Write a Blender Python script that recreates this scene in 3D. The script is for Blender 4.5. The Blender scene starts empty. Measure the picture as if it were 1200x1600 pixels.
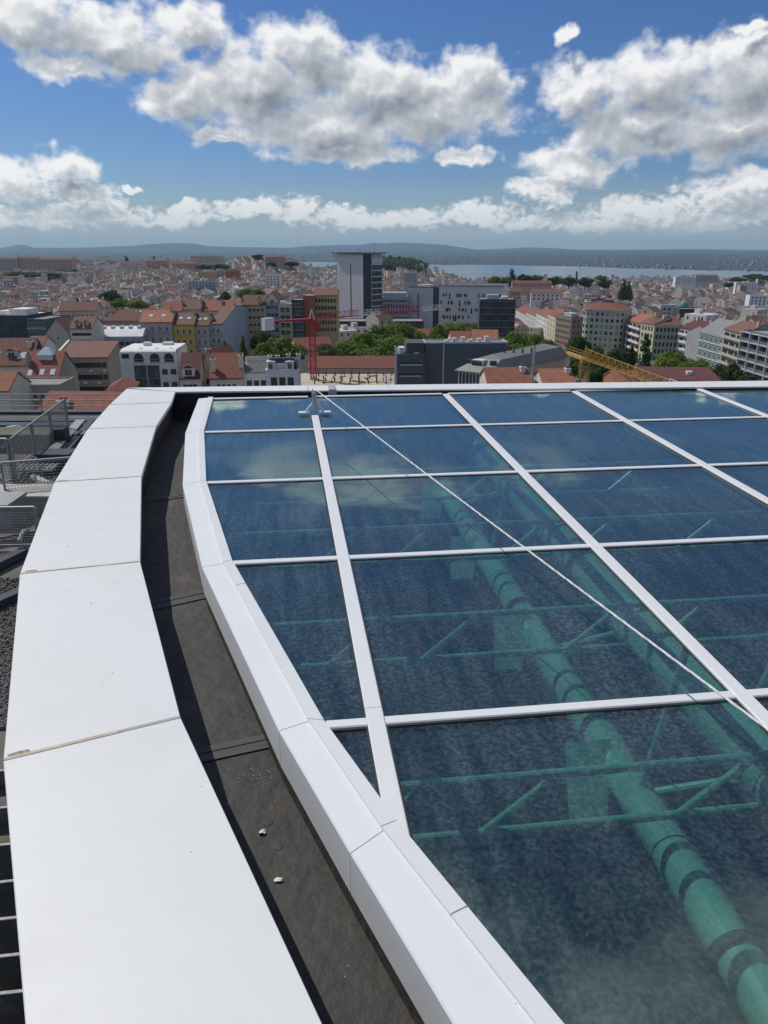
import bpy, math, random
from mathutils import Vector, Matrix
from math import sin, cos, tan, pi, radians, sqrt, atan2, asin, exp

# ------------------------------------------------------------------ camera
SC = bpy.context.scene
COL = SC.collection
F = 1202.0                      # focal length in photo pixels (1200 x 1600)
PITCH = math.atan((800 - 385) / F)
CP, SP = cos(PITCH), sin(PITCH)
CAM = Vector((0, 0, 52.0))
cd = bpy.data.cameras.new('camera')
cam = bpy.data.objects.new('camera', cd)
COL.objects.link(cam)
cam.location = CAM
cam.rotation_euler = (pi / 2 - PITCH, 0, 0)
cd.sensor_fit = 'VERTICAL'
cd.sensor_height = 32.0
cd.lens = 32.0 * F / 1600.0
cd.clip_start = 0.05
cd.clip_end = 90000
SC.camera = cam
SC.render.resolution_x, SC.render.resolution_y = 768, 1024

# ------------------------------------------------------------------ view
SC.view_settings.view_transform = 'Standard'
SC.view_settings.look = 'None'
SC.view_settings.gamma = 1.0
SC.view_settings.exposure = 0.0
SC.view_settings.use_curve_mapping = False
SC.render.engine = 'CYCLES'
SC.cycles.use_denoising = True
SC.cycles.max_bounces = 10
SC.cycles.transparent_max_bounces = 24
SC.cycles.volume_bounces = 0
SC.cycles.caustics_reflective = False
SC.cycles.caustics_refractive = False

# ------------------------------------------------------------------ sun
SUN_AZ, SUN_EL = radians(-55), radians(51)       # azimuth from +Y towards +X
SDIR = Vector((sin(SUN_AZ) * cos(SUN_EL), cos(SUN_AZ) * cos(SUN_EL), sin(SUN_EL)))
sl = bpy.data.lights.new('sun', 'SUN')
sl.energy = 3.3
sl.angle = radians(0.53)
sl.color = (1.0, 0.965, 0.875)
sun = bpy.data.objects.new('sun', sl)
COL.objects.link(sun)
sun.rotation_euler = (-SDIR).to_track_quat('-Z', 'Y').to_euler()
sun.location = (0, 0, 300)

# ------------------------------------------------------------------ pixel helpers
def ray(u, v):
    x = (u - 600) / F
    y = (v - 800) / F
    return Vector((x, CP - y * SP, -SP - y * CP))
def pix(u, v, Y):
    r = ray(u, v)
    return CAM + r * (Y / r.y)
def pixz(u, v, z):
    r = ray(u, v)
    return CAM + r * ((z - CAM.z) / r.z)
def px2ang(u, v):
    r = ray(u, v).normalized()
    return math.degrees(atan2(r.x, r.y)), math.degrees(asin(r.z))

# ------------------------------------------------------------------ world: Nishita sky with fair-weather cumulus
W = bpy.data.worlds.new('World')
SC.world = W
W.use_nodes = True
NT = W.node_tree
NT.nodes.clear()
STR = 0.1
CLX, CLY = 5.394, 14.722                # where the cumulus field of the wider sky starts
def nd(t, **k):
    n = NT.nodes.new(t)
    for a, b in k.items():
        setattr(n, a, b)
    return n
def put(sock, v):
    if hasattr(v, 'is_linked'):
        NT.links.new(v, sock)
    else:
        sock.default_value = v
def M(op, a, b=0.0, c=0.0, clamp=False):
    n = nd('ShaderNodeMath', operation=op, use_clamp=clamp)
    put(n.inputs[0], a); put(n.inputs[1], b); put(n.inputs[2], c)
    return n.outputs[0]
def VM(op, a, b=(0, 0, 0), s=None):
    n = nd('ShaderNodeVectorMath', operation=op)
    put(n.inputs[0], a)
    if op not in ('LENGTH', 'NORMALIZE'):
        put(n.inputs[1], b)
    if s is not None:
        put(n.inputs['Scale'], s)
    return n.outputs['Value'] if op in ('LENGTH', 'DOT_PRODUCT') else n.outputs[0]
def noise(vec, scale, detail=6, rough=0.55, dist=0.0, color=False, lac=2.0):
    n = nd('ShaderNodeTexNoise')
    put(n.inputs['Vector'], vec)
    n.inputs['Scale'].default_value = scale
    n.inputs['Detail'].default_value = detail
    n.inputs['Roughness'].default_value = rough
    n.inputs['Lacunarity'].default_value = lac
    n.inputs['Distortion'].default_value = dist
    return n.outputs['Color'] if color else n.outputs['Fac']
def sstep(x, a, b):
    n = nd('ShaderNodeMapRange', interpolation_type='SMOOTHSTEP')
    put(n.inputs[0], x)
    n.inputs[1].default_value = a; n.inputs[2].default_value = b
    n.inputs[3].default_value = 0; n.inputs[4].default_value = 1
    return n.outputs[0]
def mixc(f, a, b):
    n = nd('ShaderNodeMix', data_type='RGBA')
    put(n.inputs[0], f); put(n.inputs[6], a); put(n.inputs[7], b)
    return n.outputs[2]

sky = nd('ShaderNodeTexSky', sky_type='NISHITA')
sky.sun_disc = False
sky.sun_elevation = SUN_EL
sky.sun_rotation = SUN_AZ
sky.altitude = 120
sky.air_density = 1.0
sky.dust_density = 0.5
sky.ozone_density = 2.5
hs = nd('ShaderNodeHueSaturation')
hs.inputs['Saturation'].default_value = 1.12
hs.inputs['Value'].default_value = 0.82
NT.links.new(sky.outputs[0], hs.inputs['Color'])
skyc = VM('MULTIPLY', hs.outputs[0], (0.50, 0.655, 0.93))   # the deep blue of the photograph, over the whole sky

tc = nd('ShaderNodeTexCoord')
sep = nd('ShaderNodeSeparateXYZ')
NT.links.new(tc.outputs['Generated'], sep.inputs[0])
X_, Y_, Z_ = sep.outputs
az = M('MULTIPLY', M('ARCTAN2', X_, Y_), 57.29578)
el = M('MULTIPLY', M('ARCSINE', Z_), 57.29578)
# thin whitish air low over the horizon, all round
skyc = mixc(M('MULTIPLY', M('SUBTRACT', 1.0, sstep(el, 0.8, 5.0)), 0.72), skyc, (0.345 / STR, 0.445 / STR, 0.515 / STR, 1))
cmb = nd('ShaderNodeCombineXYZ')
put(cmb.inputs[0], az); put(cmb.inputs[1], el)
P = cmb.outputs[0]
# billowing: displace the lookup by two octaves of vector noise
def noise2(vec, scale, detail=6, rough=0.55, color=False):
    n = nd('ShaderNodeTexNoise', noise_dimensions='2D')
    put(n.inputs['Vector'], vec)
    n.inputs['Scale'].default_value = scale
    n.inputs['Detail'].default_value = detail
    n.inputs['Roughness'].default_value = rough
    return n.outputs['Color'] if color else n.outputs['Fac']
w1 = VM('SCALE', VM('SUBTRACT', noise2(P, 0.28, 3, 0.6, color=True), (.5, .5, .5)), s=3.4)
w2 = VM('SCALE', VM('SUBTRACT', noise2(P, 1.15, 5, 0.55, color=True), (.5, .5, .5)), s=1.0)
WP = VM('ADD', P, VM('MULTIPLY', VM('ADD', w1, w2), (1.0, .70, 0)))
BLOBS = [  # cumulus masses: photo pixel centre, radii
    (20, 18, 120, 52), (165, 62, 140, 58), (290, 40, 70, 48), (110, 104, 78, 26),
    (290, 150, 80, 50), (395, 135, 105, 72), (475, 88, 80, 62), (585, 132, 115, 58), (742, 120, 66, 48),
    (500, 195, 150, 52), (665, 170, 140, 52), (540, 236, 100, 24), (348, 216, 36, 13), (735, 246, 50, 17),
    (905, 140, 66, 46), (1030, 120, 110, 52), (1170, 110, 110, 64), (1000, 195, 130, 54),
    (1150, 190, 150, 60), (905, 258, 80, 30), (884, 60, 14, 19), (1182, 46, 36, 12),
    (1160, 300, 110, 36), (1000, 326, 100, 22), (850, 302, 46, 22),
    (95, 262, 48, 28), (20, 282, 60, 34), (130, 302, 60, 20), (210, 300, 14, 7),
    (60, 336, 150, 20), (180, 322, 40, 12), (300, 322, 46, 11), (540, 333, 34, 10), (655, 330, 40, 13), (260, 340, 110, 14), (388, 326, 56, 18), (468, 328, 38, 18), (590, 345, 120, 13),
    (745, 336, 60, 17), (900, 346, 150, 15), (1130, 346, 120, 18),
    (-180, 80, 130, 80), (1400, 130, 140, 90)]
def field(p):
    acc = None
    for (u, v, ru, rv) in BLOBS:
        a0, e0 = px2ang(u, v)
        sx = abs(px2ang(u + 5, v)[0] - px2ang(u - 5, v)[0]) / 10
        sy = abs(px2ang(u, v + 5)[1] - px2ang(u, v - 5)[1]) / 10
        kx, ky = 1 / (ru * sx * 1.22), 1 / (rv * sy * 1.22)
        n = nd('ShaderNodeVectorMath', operation='MULTIPLY_ADD')
        put(n.inputs[0], p)
        n.inputs[1].default_value = (kx, ky, 0)
        n.inputs[2].default_value = (-a0 * kx, -e0 * ky, 0)
        d = VM('LENGTH', n.outputs[0])
        acc = d if acc is None else M('SMOOTH_MIN', acc, d, 0.12)
    return M('SUBTRACT', 0.93, acc)
def detail(p, oct):
    return M('SUBTRACT', noise2(VM('MULTIPLY', p, (1, 1.3, 1)), 0.58, oct, 0.50), 0.5)
sOff = (-0.40, 0.70, 0)                    # towards the sun, upper left
F0, F1 = field(WP), field(VM('ADD', WP, (-0.75, 1.35, 0)))
low = M('SUBTRACT', 1.0, sstep(el, 2.6, 5.5))                        # the far cumulus banks have a finer grain
def grain(p, o1, o2):
    f = noise2(VM('MULTIPLY', p, (1, 1.5, 1)), 1.75, o2, 0.55)
    return M('ADD', M('MULTIPLY', detail(p, o1), M('SUBTRACT', 1.0, low)), M('MULTIPLY', M('SUBTRACT', f, 0.5), low))
N0, N1 = grain(P, 7, 6), grain(VM('ADD', P, (-0.24, 0.40, 0)), 4, 3)
D = M('ADD', F0, M('MULTIPLY', N0, 1.15))
# thick middles are grey, the side towards the sun and the thin rims are white
relief = M('ADD', M('MULTIPLY', M('SUBTRACT', F0, F1), 0.85), M('MULTIPLY', M('SUBTRACT', N0, N1), 0.62))
def shade(D, relief, veil):
    k = 1.0 / STR
    lit = M('ADD', relief, M('SUBTRACT', 0.99, M('MULTIPLY', sstep(D, 0.06, 0.70), 0.66)), clamp=True)
    cl = mixc(sstep(lit, 0.0, 0.55), (0.22 * k, 0.25 * k, 0.30 * k, 1), (0.47 * k, 0.505 * k, 0.55 * k, 1))
    cl = mixc(sstep(lit, 0.45, 1.05), cl, (0.93 * k, 0.93 * k, 0.93 * k, 1))
    return mixc(veil, cl, (0.47 * k, 0.55 * k, 0.61 * k, 1))
veil = M('MULTIPLY', M('SUBTRACT', 1.0, sstep(el, 0.4, 5.0)), 0.62)   # distant clouds are veiled
ca = M('MULTIPLY', M('MULTIPLY', sstep(D, -0.12, 0.50), 0.98), sstep(el, 0.3, 1.6))
front = mixc(ca, skyc, shade(M('ADD', F0, M('MULTIPLY', N0, 0.22)), relief, veil))
# clouds in the rest of the sky: the same kind of cumulus on a flat layer
zz = M('ADD', M('MAXIMUM', Z_, 0.03), 0.10)
pl = nd('ShaderNodeCombineXYZ')
put(pl.inputs[0], M('DIVIDE', X_, zz))
put(pl.inputs[1], M('DIVIDE', Y_, zz))
PL = VM('ADD', pl.outputs[0], (CLX, CLY, 0))
def far(p, oct):
    return M('SUBTRACT', M('MULTIPLY', noise2(p, 0.9, oct, 0.56), 4.6), 2.42)
G0, G1 = far(PL, 6), far(VM('ADD', PL, (SDIR.x * .16, SDIR.y * .16, 0)), 3)
ga = M('MULTIPLY', M('MULTIPLY', sstep(G0, 0.0, 0.6), 0.9), sstep(el, 0.3, 3.0))
rest = mixc(ga, skyc, shade(M('MULTIPLY', G0, .6), M('MULTIPLY', M('SUBTRACT', G0, G1), 0.6), veil))
outside = M('SUBTRACT', 1.0, M('MULTIPLY', M('SUBTRACT', 1.0, sstep(M('ABSOLUTE', az), 31, 40)),
                               M('MULTIPLY', M('SUBTRACT', 1.0, sstep(el, 15.6, 21)), sstep(el, -0.6, -0.1))))
bgs = []
for c_ in (front, rest):
    bg = nd('ShaderNodeBackground')
    bg.inputs['Strength'].default_value = STR
    NT.links.new(c_, bg.inputs['Color'])
    bgs.append(bg)
mx = nd('ShaderNodeMixShader')
put(mx.inputs[0], outside)
NT.links.new(bgs[0].outputs[0], mx.inputs[1])
NT.links.new(bgs[1].outputs[0], mx.inputs[2])
wo = nd('ShaderNodeOutputWorld')
NT.links.new(mx.outputs[0], wo.inputs['Surface'])
W.cycles.sampling_method = 'MANUAL'
W.cycles.sample_map_resolution = 256

# ------------------------------------------------------------------ mesh and object helpers
R = random.Random(7)
class MB:
    """collects faces, builds ONE mesh object"""
    def __init__(self):
        self.v, self.f, self.m, self.c = [], [], [], []
    def face(self, pts, m=0, col=None):
        i = len(self.v)
        self.v.extend(pts)
        self.f.append(tuple(range(i, i + len(pts))))
        self.m.append(m); self.c.append(col)
    def quadstrip(self, ringA, ringB, m=0, closed=True, col=None):
        n = len(ringA)
        for i in range(n if closed else n - 1):
            j = (i + 1) % n
            self.face([ringA[i], ringA[j], ringB[j], ringB[i]], m, col)
    def prism(self, bottom, top, m=0, mt=None, caps=True, col=None):
        """bottom, top: rings counter-clockwise seen from above"""
        self.quadstrip(bottom, top, m, True, col)
        if caps:
            self.face(list(top), m if mt is None else mt, col)
            self.face(list(reversed(bottom)), m, col)
    def box(self, x0, x1, y0, y1, z0, z1, m=0, mt=None, col=None):
        b = [(x0, y0, z0), (x1, y0, z0), (x1, y1, z0), (x0, y1, z0)]
        t = [(x, y, z1) for x, y, z in b]
        self.prism(b, t, m, mt, True, col)
    def tube(self, a, b, r, m=0, n=6, r2=None, caps=True, col=None):
        a, b = Vector(a), Vector(b)
        d = (b - a).normalized()
        e = d.orthogonal().normalized()
        g = d.cross(e)
        r2 = r if r2 is None else r2
        A = [tuple(a + (e * cos(t) + g * sin(t)) * r) for t in [2 * pi * i / n for i in range(n)]]
        B = [tuple(b + (e * cos(t) + g * sin(t)) * r2) for t in [2 * pi * i / n for i in range(n)]]
        self.quadstrip(A, B, m, True, col)
        if caps:
            self.face(list(reversed(A)), m, col); self.face(B, m, col)
    def path(self, pts, r, m=0, n=8):
        pts = [Vector(p) for p in pts]
        rings = []
        e = None
        for i, p in enumerate(pts):
            d = (pts[min(i + 1, len(pts) - 1)] - pts[max(i - 1, 0)]).normalized()
            e = d.orthogonal().normalized() if e is None else (e - d * e.dot(d)).normalized()
            g = d.cross(e)
            rings.append([tuple(p + (e * cos(t) + g * sin(t)) * r) for t in [2 * pi * k / n for k in range(n)]])
        for A, B in zip(rings, rings[1:]):
            self.quadstrip(A, B, m)
        self.face(list(reversed(rings[0])), m); self.face(rings[-1], m)
    def bar(self, a, b, w, h, m=0, up=(0, 0, 1), col=None):
        """rectangular bar from a to b, width w, height h (centred)"""
        a, b, up = Vector(a), Vector(b), Vector(up)
        d = (b - a).normalized()
        s = d.cross(up).normalized() * (w / 2)
        t = s.cross(d).normalized() * (h / 2)
        A = [tuple(a + x) for x in (-s - t, s - t, s + t, -s + t)]
        B = [tuple(b + x) for x in (-s - t, s - t, s + t, -s + t)]
        self.quadstrip(B, A, m, True, col)
        self.face(A, m, col); self.face(list(reversed(B)), m, col)
    def mesh(self, name, mats, smooth=False, fix=True):
        me = bpy.data.meshes.new(name)
        me.from_pydata([tuple(p) for p in self.v], [], self.f)
        for mt in (mats if isinstance(mats, (list, tuple)) else [mats]):
            me.materials.append(mt)
        me.polygons.foreach_set('material_index', self.m)
        if any(c is not None for c in self.c):
            at = me.color_attributes.new('Col', 'FLOAT_COLOR', 'CORNER')
            buf = []
            for f, c in zip(self.f, self.c):
                c = c or (.5, .5, .5)
                buf.extend((c[0], c[1], c[2], 1.0) * len(f))
            at.data.foreach_set('color', buf)
        if smooth:
            me.polygons.foreach_set('use_smooth', [True] * len(me.polygons))
        me.validate()
        me.update()
        return me
    def build(self, name, mats, parent=None, smooth=False, mw=None):
        return link(name, self.mesh(name, mats, smooth), parent, mw)
def link(name, me, parent=None, mw=None):
    o = bpy.data.objects.new(name, me)
    COL.objects.link(o)
    if parent is not None:
        o.parent = parent
    if mw is not None:
        if parent is None:
            o.matrix_world = mw
        else:
            o.matrix_local = mw
    return o
def empty(name, mw=None):
    o = bpy.data.objects.new(name, None)
    COL.objects.link(o)
    if mw is not None:
        o.matrix_world = mw
    o.empty_display_size = 0.2
    return o
def tag(o, label=None, cat=None, group=None, kind=None):
    if label: o['label'] = label
    if cat: o['category'] = cat
    if group: o['group'] = group
    if kind: o['kind'] = kind
    return o

# ------------------------------------------------------------------ materials
def mat(name, col, rough=0.8, var=0.12, scale=1.0, metal=0.0, bump=0.0, bscale=40.0, stain=None, stain_amt=0.0, stain_scale=3.0,
        speck=None, speck_scale=30.0, speck_size=0.06, attr=False, objvar=0.0, spec=0.5, stretch=(1, 1, 1)):
    m = bpy.data.materials.new(name)
    m.use_nodes = True
    t = m.node_tree
    b = t.nodes['Principled BSDF']
    b.inputs['Roughness'].default_value = rough
    b.inputs['Metallic'].default_value = metal
    b.inputs['Specular IOR Level'].default_value = spec
    L = t.links.new
    def n(tp, **k):
        q = t.nodes.new(tp)
        for a, v in k.items(): setattr(q, a, v)
        return q
    tc = n('ShaderNodeTexCoord')
    mp = n('ShaderNodeMapping'); mp.inputs['Scale'].default_value = stretch
    L(tc.outputs['Object'], mp.inputs['Vector'])
    vec = mp.outputs[0]
    if attr:
        at = n('ShaderNodeAttribute', attribute_name='Col')
        c = at.outputs['Color']
    else:
        rgb = n('ShaderNodeRGB'); rgb.outputs[0].default_value = (*col, 1)
        c = rgb.outputs[0]
    if var:
        nz = n('ShaderNodeTexNoise'); L(vec, nz.inputs['Vector'])
        nz.inputs['Scale'].default_value = scale; nz.inputs['Detail'].default_value = 5; nz.inputs['Roughness'].default_value = .6
        mr = n('ShaderNodeMapRange'); L(nz.outputs['Fac'], mr.inputs[0])
        mr.inputs[1].default_value = .25; mr.inputs[2].default_value = .75
        mr.inputs[3].default_value = 1 - var; mr.inputs[4].default_value = 1 + var
        val = mr.outputs[0]
        if objvar:
            oi = n('ShaderNodeObjectInfo')
            m2 = n('ShaderNodeMapRange'); L(oi.outputs['Random'], m2.inputs[0])
            m2.inputs[3].default_value = 1 - objvar; m2.inputs[4].default_value = 1 + objvar
            mm = n('ShaderNodeMath', operation='MULTIPLY'); L(val, mm.inputs[0]); L(m2.outputs[0], mm.inputs[1]); val = mm.outputs[0]
        vm = n('ShaderNodeVectorMath', operation='SCALE'); L(c, vm.inputs[0]); L(val, vm.inputs['Scale'])
        c = vm.outputs[0]
    if stain is not None:
        nz = n('ShaderNodeTexNoise'); L(vec, nz.inputs['Vector'])
        nz.inputs['Scale'].default_value = stain_scale; nz.inputs['Detail'].default_value = 8; nz.inputs['Roughness'].default_value = .68
        mr = n('ShaderNodeMapRange', interpolation_type='SMOOTHSTEP'); L(nz.outputs['Fac'], mr.inputs[0])
        mr.inputs[1].default_value = .50; mr.inputs[2].default_value = .72; mr.inputs[4].default_value = stain_amt
        mx = n('ShaderNodeMix', data_type='RGBA'); L(mr.outputs[0], mx.inputs[0]); L(c, mx.inputs[6]); mx.inputs[7].default_value = (*stain, 1)
        c = mx.outputs[2]
    if speck is not None:
        vo = n('ShaderNodeTexVoronoi'); L(tc.outputs['Object'], vo.inputs['Vector'])
        vo.inputs['Scale'].default_value = speck_scale
        nz = n('ShaderNodeTexNoise'); L(tc.outputs['Object'], nz.inputs['Vector']); nz.inputs['Scale'].default_value = speck_scale * .12
        s = n('ShaderNodeMath', operation='MULTIPLY'); L(nz.outputs['Fac'], s.inputs[0]); s.inputs[1].default_value = speck_size * 2
        sp = n('ShaderNodeSeparateColor'); L(vo.outputs['Color'], sp.inputs[0])
        g = n('ShaderNodeMath', operation='MULTIPLY'); L(s.outputs[0], g.inputs[0]); L(sp.outputs[0], g.inputs[1])
        lt = n('ShaderNodeMath', operation='LESS_THAN'); L(vo.outputs['Distance'], lt.inputs[0]); L(g.outputs[0], lt.inputs[1])
        g2 = n('ShaderNodeMath', operation='GREATER_THAN'); L(sp.outputs[1], g2.inputs[0]); g2.inputs[1].default_value = .72
        g3 = n('ShaderNodeMath', operation='MULTIPLY'); L(lt.outputs[0], g3.inputs[0]); L(g2.outputs[0], g3.inputs[1])
        mx = n('ShaderNodeMix', data_type='RGBA'); L(g3.outputs[0], mx.inputs[0]); L(c, mx.inputs[6]); mx.inputs[7].default_value = (*speck, 1)
        c = mx.outputs[2]
    L(c, b.inputs['Base Color'])
    if bump:
        nz = n('ShaderNodeTexNoise'); L(tc.outputs['Object'], nz.inputs['Vector'])
        nz.inputs['Scale'].default_value = bscale; nz.inputs['Detail'].default_value = 4
        bp = n('ShaderNodeBump'); bp.inputs['Strength'].default_value = bump; bp.inputs['Distance'].default_value = .6 / bscale
        L(nz.outputs['Fac'], bp.inputs['Height']); L(bp.outputs[0], b.inputs['Normal'])
    return m

def glass_mat(name, tint, r0, dust, dustcol, rough=0.015, dscale=62.0):
    """architectural sheet glass: clear straight through with a tint, mirror by angle, with a film of dust"""
    m = bpy.data.materials.new(name)
    m.use_nodes = True
    t = m.node_tree; t.nodes.clear()
    L = t.links.new
    def n(tp, **k):
        q = t.nodes.new(tp)
        for a, v in k.items(): setattr(q, a, v)
        return q
    tc = n('ShaderNodeTexCoord')
    lw = n('ShaderNodeLayerWeight'); lw.inputs['Blend'].default_value = .5
    p5 = n('ShaderNodeMath', operation='POWER'); L(lw.outputs['Facing'], p5.inputs[0]); p5.inputs[1].default_value = 3.6
    fr = n('ShaderNodeMapRange'); L(p5.outputs[0], fr.inputs[0]); fr.inputs[3].default_value = r0; fr.inputs[4].default_value = .93
    # faint waviness of float glass
    wv = n('ShaderNodeTexNoise'); L(tc.outputs['Object'], wv.inputs['Vector']); wv.inputs['Scale'].default_value = 1.3; wv.inputs['Detail'].default_value = 1
    bp = n('ShaderNodeBump'); bp.inputs['Strength'].default_value = .05; bp.inputs['Distance'].default_value = .05; L(wv.outputs['Fac'], bp.inputs['Height'])
    tr = n('ShaderNodeBsdfTransparent'); tr.inputs[0].default_value = (*tint, 1)
    gl = n('ShaderNodeBsdfGlossy'); gl.inputs['Color'].default_value = (.80, .97, .90, 1); gl.inputs['Roughness'].default_value = rough
    L(bp.outputs[0], gl.inputs['Normal'])
    mx = n('ShaderNodeMixShader'); L(fr.outputs[0], mx.inputs[0]); L(tr.outputs[0], mx.inputs[1]); L(gl.outputs[0], mx.inputs[2])
    # dust: drifting film, dried drops
    n1 = n('ShaderNodeTexNoise'); L(tc.outputs['Object'], n1.inputs['Vector']); n1.inputs['Scale'].default_value = dscale; n1.inputs['Detail'].default_value = 4; n1.inputs['Roughness'].default_value = .7
    a1 = n('ShaderNodeMapRange', interpolation_type='SMOOTHSTEP'); L(n1.outputs['Fac'], a1.inputs[0]); a1.inputs[1].default_value = .40; a1.inputs[2].default_value = .66; a1.inputs[3].default_value = .28; a1.inputs[4].default_value = 1
    n2 = n('ShaderNodeTexNoise'); L(tc.outputs['Object'], n2.inputs['Vector']); n2.inputs['Scale'].default_value = 1.1; n2.inputs['Detail'].default_value = 3
    a2 = n('ShaderNodeMapRange'); L(n2.outputs['Fac'], a2.inputs[0]); a2.inputs[1].default_value = .35; a2.inputs[2].default_value = .7; a2.inputs[3].default_value = .6; a2.inputs[4].default_value = 1.15
    vo = n('ShaderNodeTexVoronoi'); L(tc.outputs['Object'], vo.inputs['Vector']); vo.inputs['Scale'].default_value = 75
    a3 = n('ShaderNodeMapRange'); L(vo.outputs['Distance'], a3.inputs[0]); a3.inputs[1].default_value = .05; a3.inputs[2].default_value = .17; a3.inputs[3].default_value = 1.6; a3.inputs[4].default_value = 0
    sp = n('ShaderNodeSeparateColor'); L(vo.outputs['Color'], sp.inputs[0])
    pw = n('ShaderNodeMath', operation='POWER'); L(sp.outputs[0], pw.inputs[0]); pw.inputs[1].default_value = 3
    m3 = n('ShaderNodeMath', operation='MULTIPLY'); L(a3.outputs[0], m3.inputs[0]); L(pw.outputs[0], m3.inputs[1])
    s1 = n('ShaderNodeMath', operation='MULTIPLY'); L(a1.outputs[0], s1.inputs[0]); L(a2.outputs[0], s1.inputs[1])
    s2 = n('ShaderNodeMath', operation='ADD'); L(s1.outputs[0], s2.inputs[0]); L(m3.outputs[0], s2.inputs[1])
    s3 = n('ShaderNodeMath', operation='MULTIPLY', use_clamp=True); L(s2.outputs[0], s3.inputs[0]); s3.inputs[1].default_value = dust
    ms = n('ShaderNodeMapping'); ms.inputs['Scale'].default_value = (5.5, .55, 1); L(tc.outputs['Object'], ms.inputs['Vector'])
    n4 = n('ShaderNodeTexNoise'); L(ms.outputs[0], n4.inputs['Vector']); n4.inputs['Scale'].default_value = 3.0; n4.inputs['Detail'].default_value = 6; n4.inputs['Roughness'].default_value = .65
    a4 = n('ShaderNodeMapRange'); L(n4.outputs['Fac'], a4.inputs[0]); a4.inputs[1].default_value = .32; a4.inputs[2].default_value = .68; a4.inputs[3].default_value = .45; a4.inputs[4].default_value = 1.5
    s4 = n('ShaderNodeMath', operation='MULTIPLY', use_clamp=True); L(s3.outputs[0], s4.inputs[0]); L(a4.outputs[0], s4.inputs[1])   # rain has drawn the dust into streaks
    s3 = s4
    df = n('ShaderNodeBsdfDiffuse'); df.inputs[0].default_value = (*dustcol, 1)
    m2 = n('ShaderNodeMixShader'); L(s3.outputs[0], m2.inputs[0]); L(mx.outputs[0], m2.inputs[1]); L(df.outputs[0], m2.inputs[2])
    o = n('ShaderNodeOutputMaterial'); L(m2.outputs[0], o.inputs['Surface'])
    return m

MT = dict(
    coping=mat('white_powder_coat', (.685, .685, .672), .5, .04, 2.0, bump=.10, bscale=160, stain=(.60, .585, .54), stain_amt=.42, stain_scale=2.6, speck=(.12, .11, .10), speck_scale=15, speck_size=.075),
    frame=mat('white_frame_paint', (.70, .705, .71), .42, .03, 3.0, stain=(.58, .56, .52), stain_amt=.16, stain_scale=6, speck=(.30, .27, .24), speck_scale=26, speck_size=.05),
    sealant=mat('tan_sealant', (.50, .42, .33), .8, .3, 9.0, stain=(.72, .68, .62), stain_amt=.7, stain_scale=9),
    wallpaint=mat('grey_wall_sheet', (.022, .023, .026), .55, .15, 2.0),
    membrane=mat('grey_roof_membrane', (.040, .036, .033), .7, .25, 2.2, bump=.35, bscale=18, stain=(.098, .084, .07), stain_amt=.75, stain_scale=3.2, speck=(.34, .32, .29), speck_scale=42, speck_size=.06),
    lap=mat('lead_lap_strip', (.048, .051, .055), .6, .25, 5.0, stretch=(1, 6, 1)),
    glass=glass_mat('dusty_solar_glass', (.62, .77, .76), .065, .25, (.21, .275, .31)),
    green=mat('green_tube_paint', (.36, .68, .54), .26, .14, 3.0, stain=(.20, .30, .24), stain_amt=.4, stain_scale=4),
    rubber_shade=mat('black_gasket_shade', (.02, .02, .022), .6, .1),
    pit=mat('dark_blackout_lining', (.022, .026, .03), .85, .35, 1.5, stain=(.07, .07, .065), stain_amt=.6, stain_scale=5, speck=(.35, .30, .22), speck_scale=9, speck_size=.09),
    pitwall=mat('dark_pit_wall', (.035, .038, .042), .9, .2, 1.5),
    steel=mat('galvanised_steel', (.42, .43, .44), .45, .15, 8.0, metal=.6),
    grey=mat('grey_primer_paint', (.38, .39, .40), .5, .12, 6.0),
    rope=mat('pale_rope', (.72, .70, .66), .85, .25, 60.0, bump=.6, bscale=120),
    scrap=mat('torn_pale_paint_flake', (.72, .68, .58), .8, .15, 20),
    pebble=mat('pale_grit', (.45, .43, .40), .9, .3, 20),
)

# ------------------------------------------------------------------ the roof deck (its own tilted frame)
H = 1.6
def nrm(v): return v.normalized()
RA = nrm(ray(432, 348))
RB = nrm(ray(12194, 416))
RN = nrm(RB.cross(RA))
RB = RA.cross(RN)
RM = Matrix(((RB.x, RA.x, RN.x, CAM.x - RN.x * H), (RB.y, RA.y, RN.y, CAM.y - RN.y * H), (RB.z, RA.z, RN.z, CAM.z - RN.z * H), (0, 0, 0, 1)))
RMI = RM.inverted()
def roofpx(u, v, off=0.0):
    """photo pixel -> roof coordinates on the plane at height off over the glazing bars"""
    r = ray(u, v)
    t = (off - H) / r.dot(RN)
    return RMI @ (CAM + r * t)
def lerp_poly(poly, q):
    """p at a given q along a polyline [(p,q)..] sorted by q"""
    for (p0, q0), (p1, q1) in zip(poly, poly[1:]):
        if q0 <= q <= q1:
            return p0 + (p1 - p0) * (q - q0) / (q1 - q0)
    return poly[0][0] if q < poly[0][1] else poly[-1][0]

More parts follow.
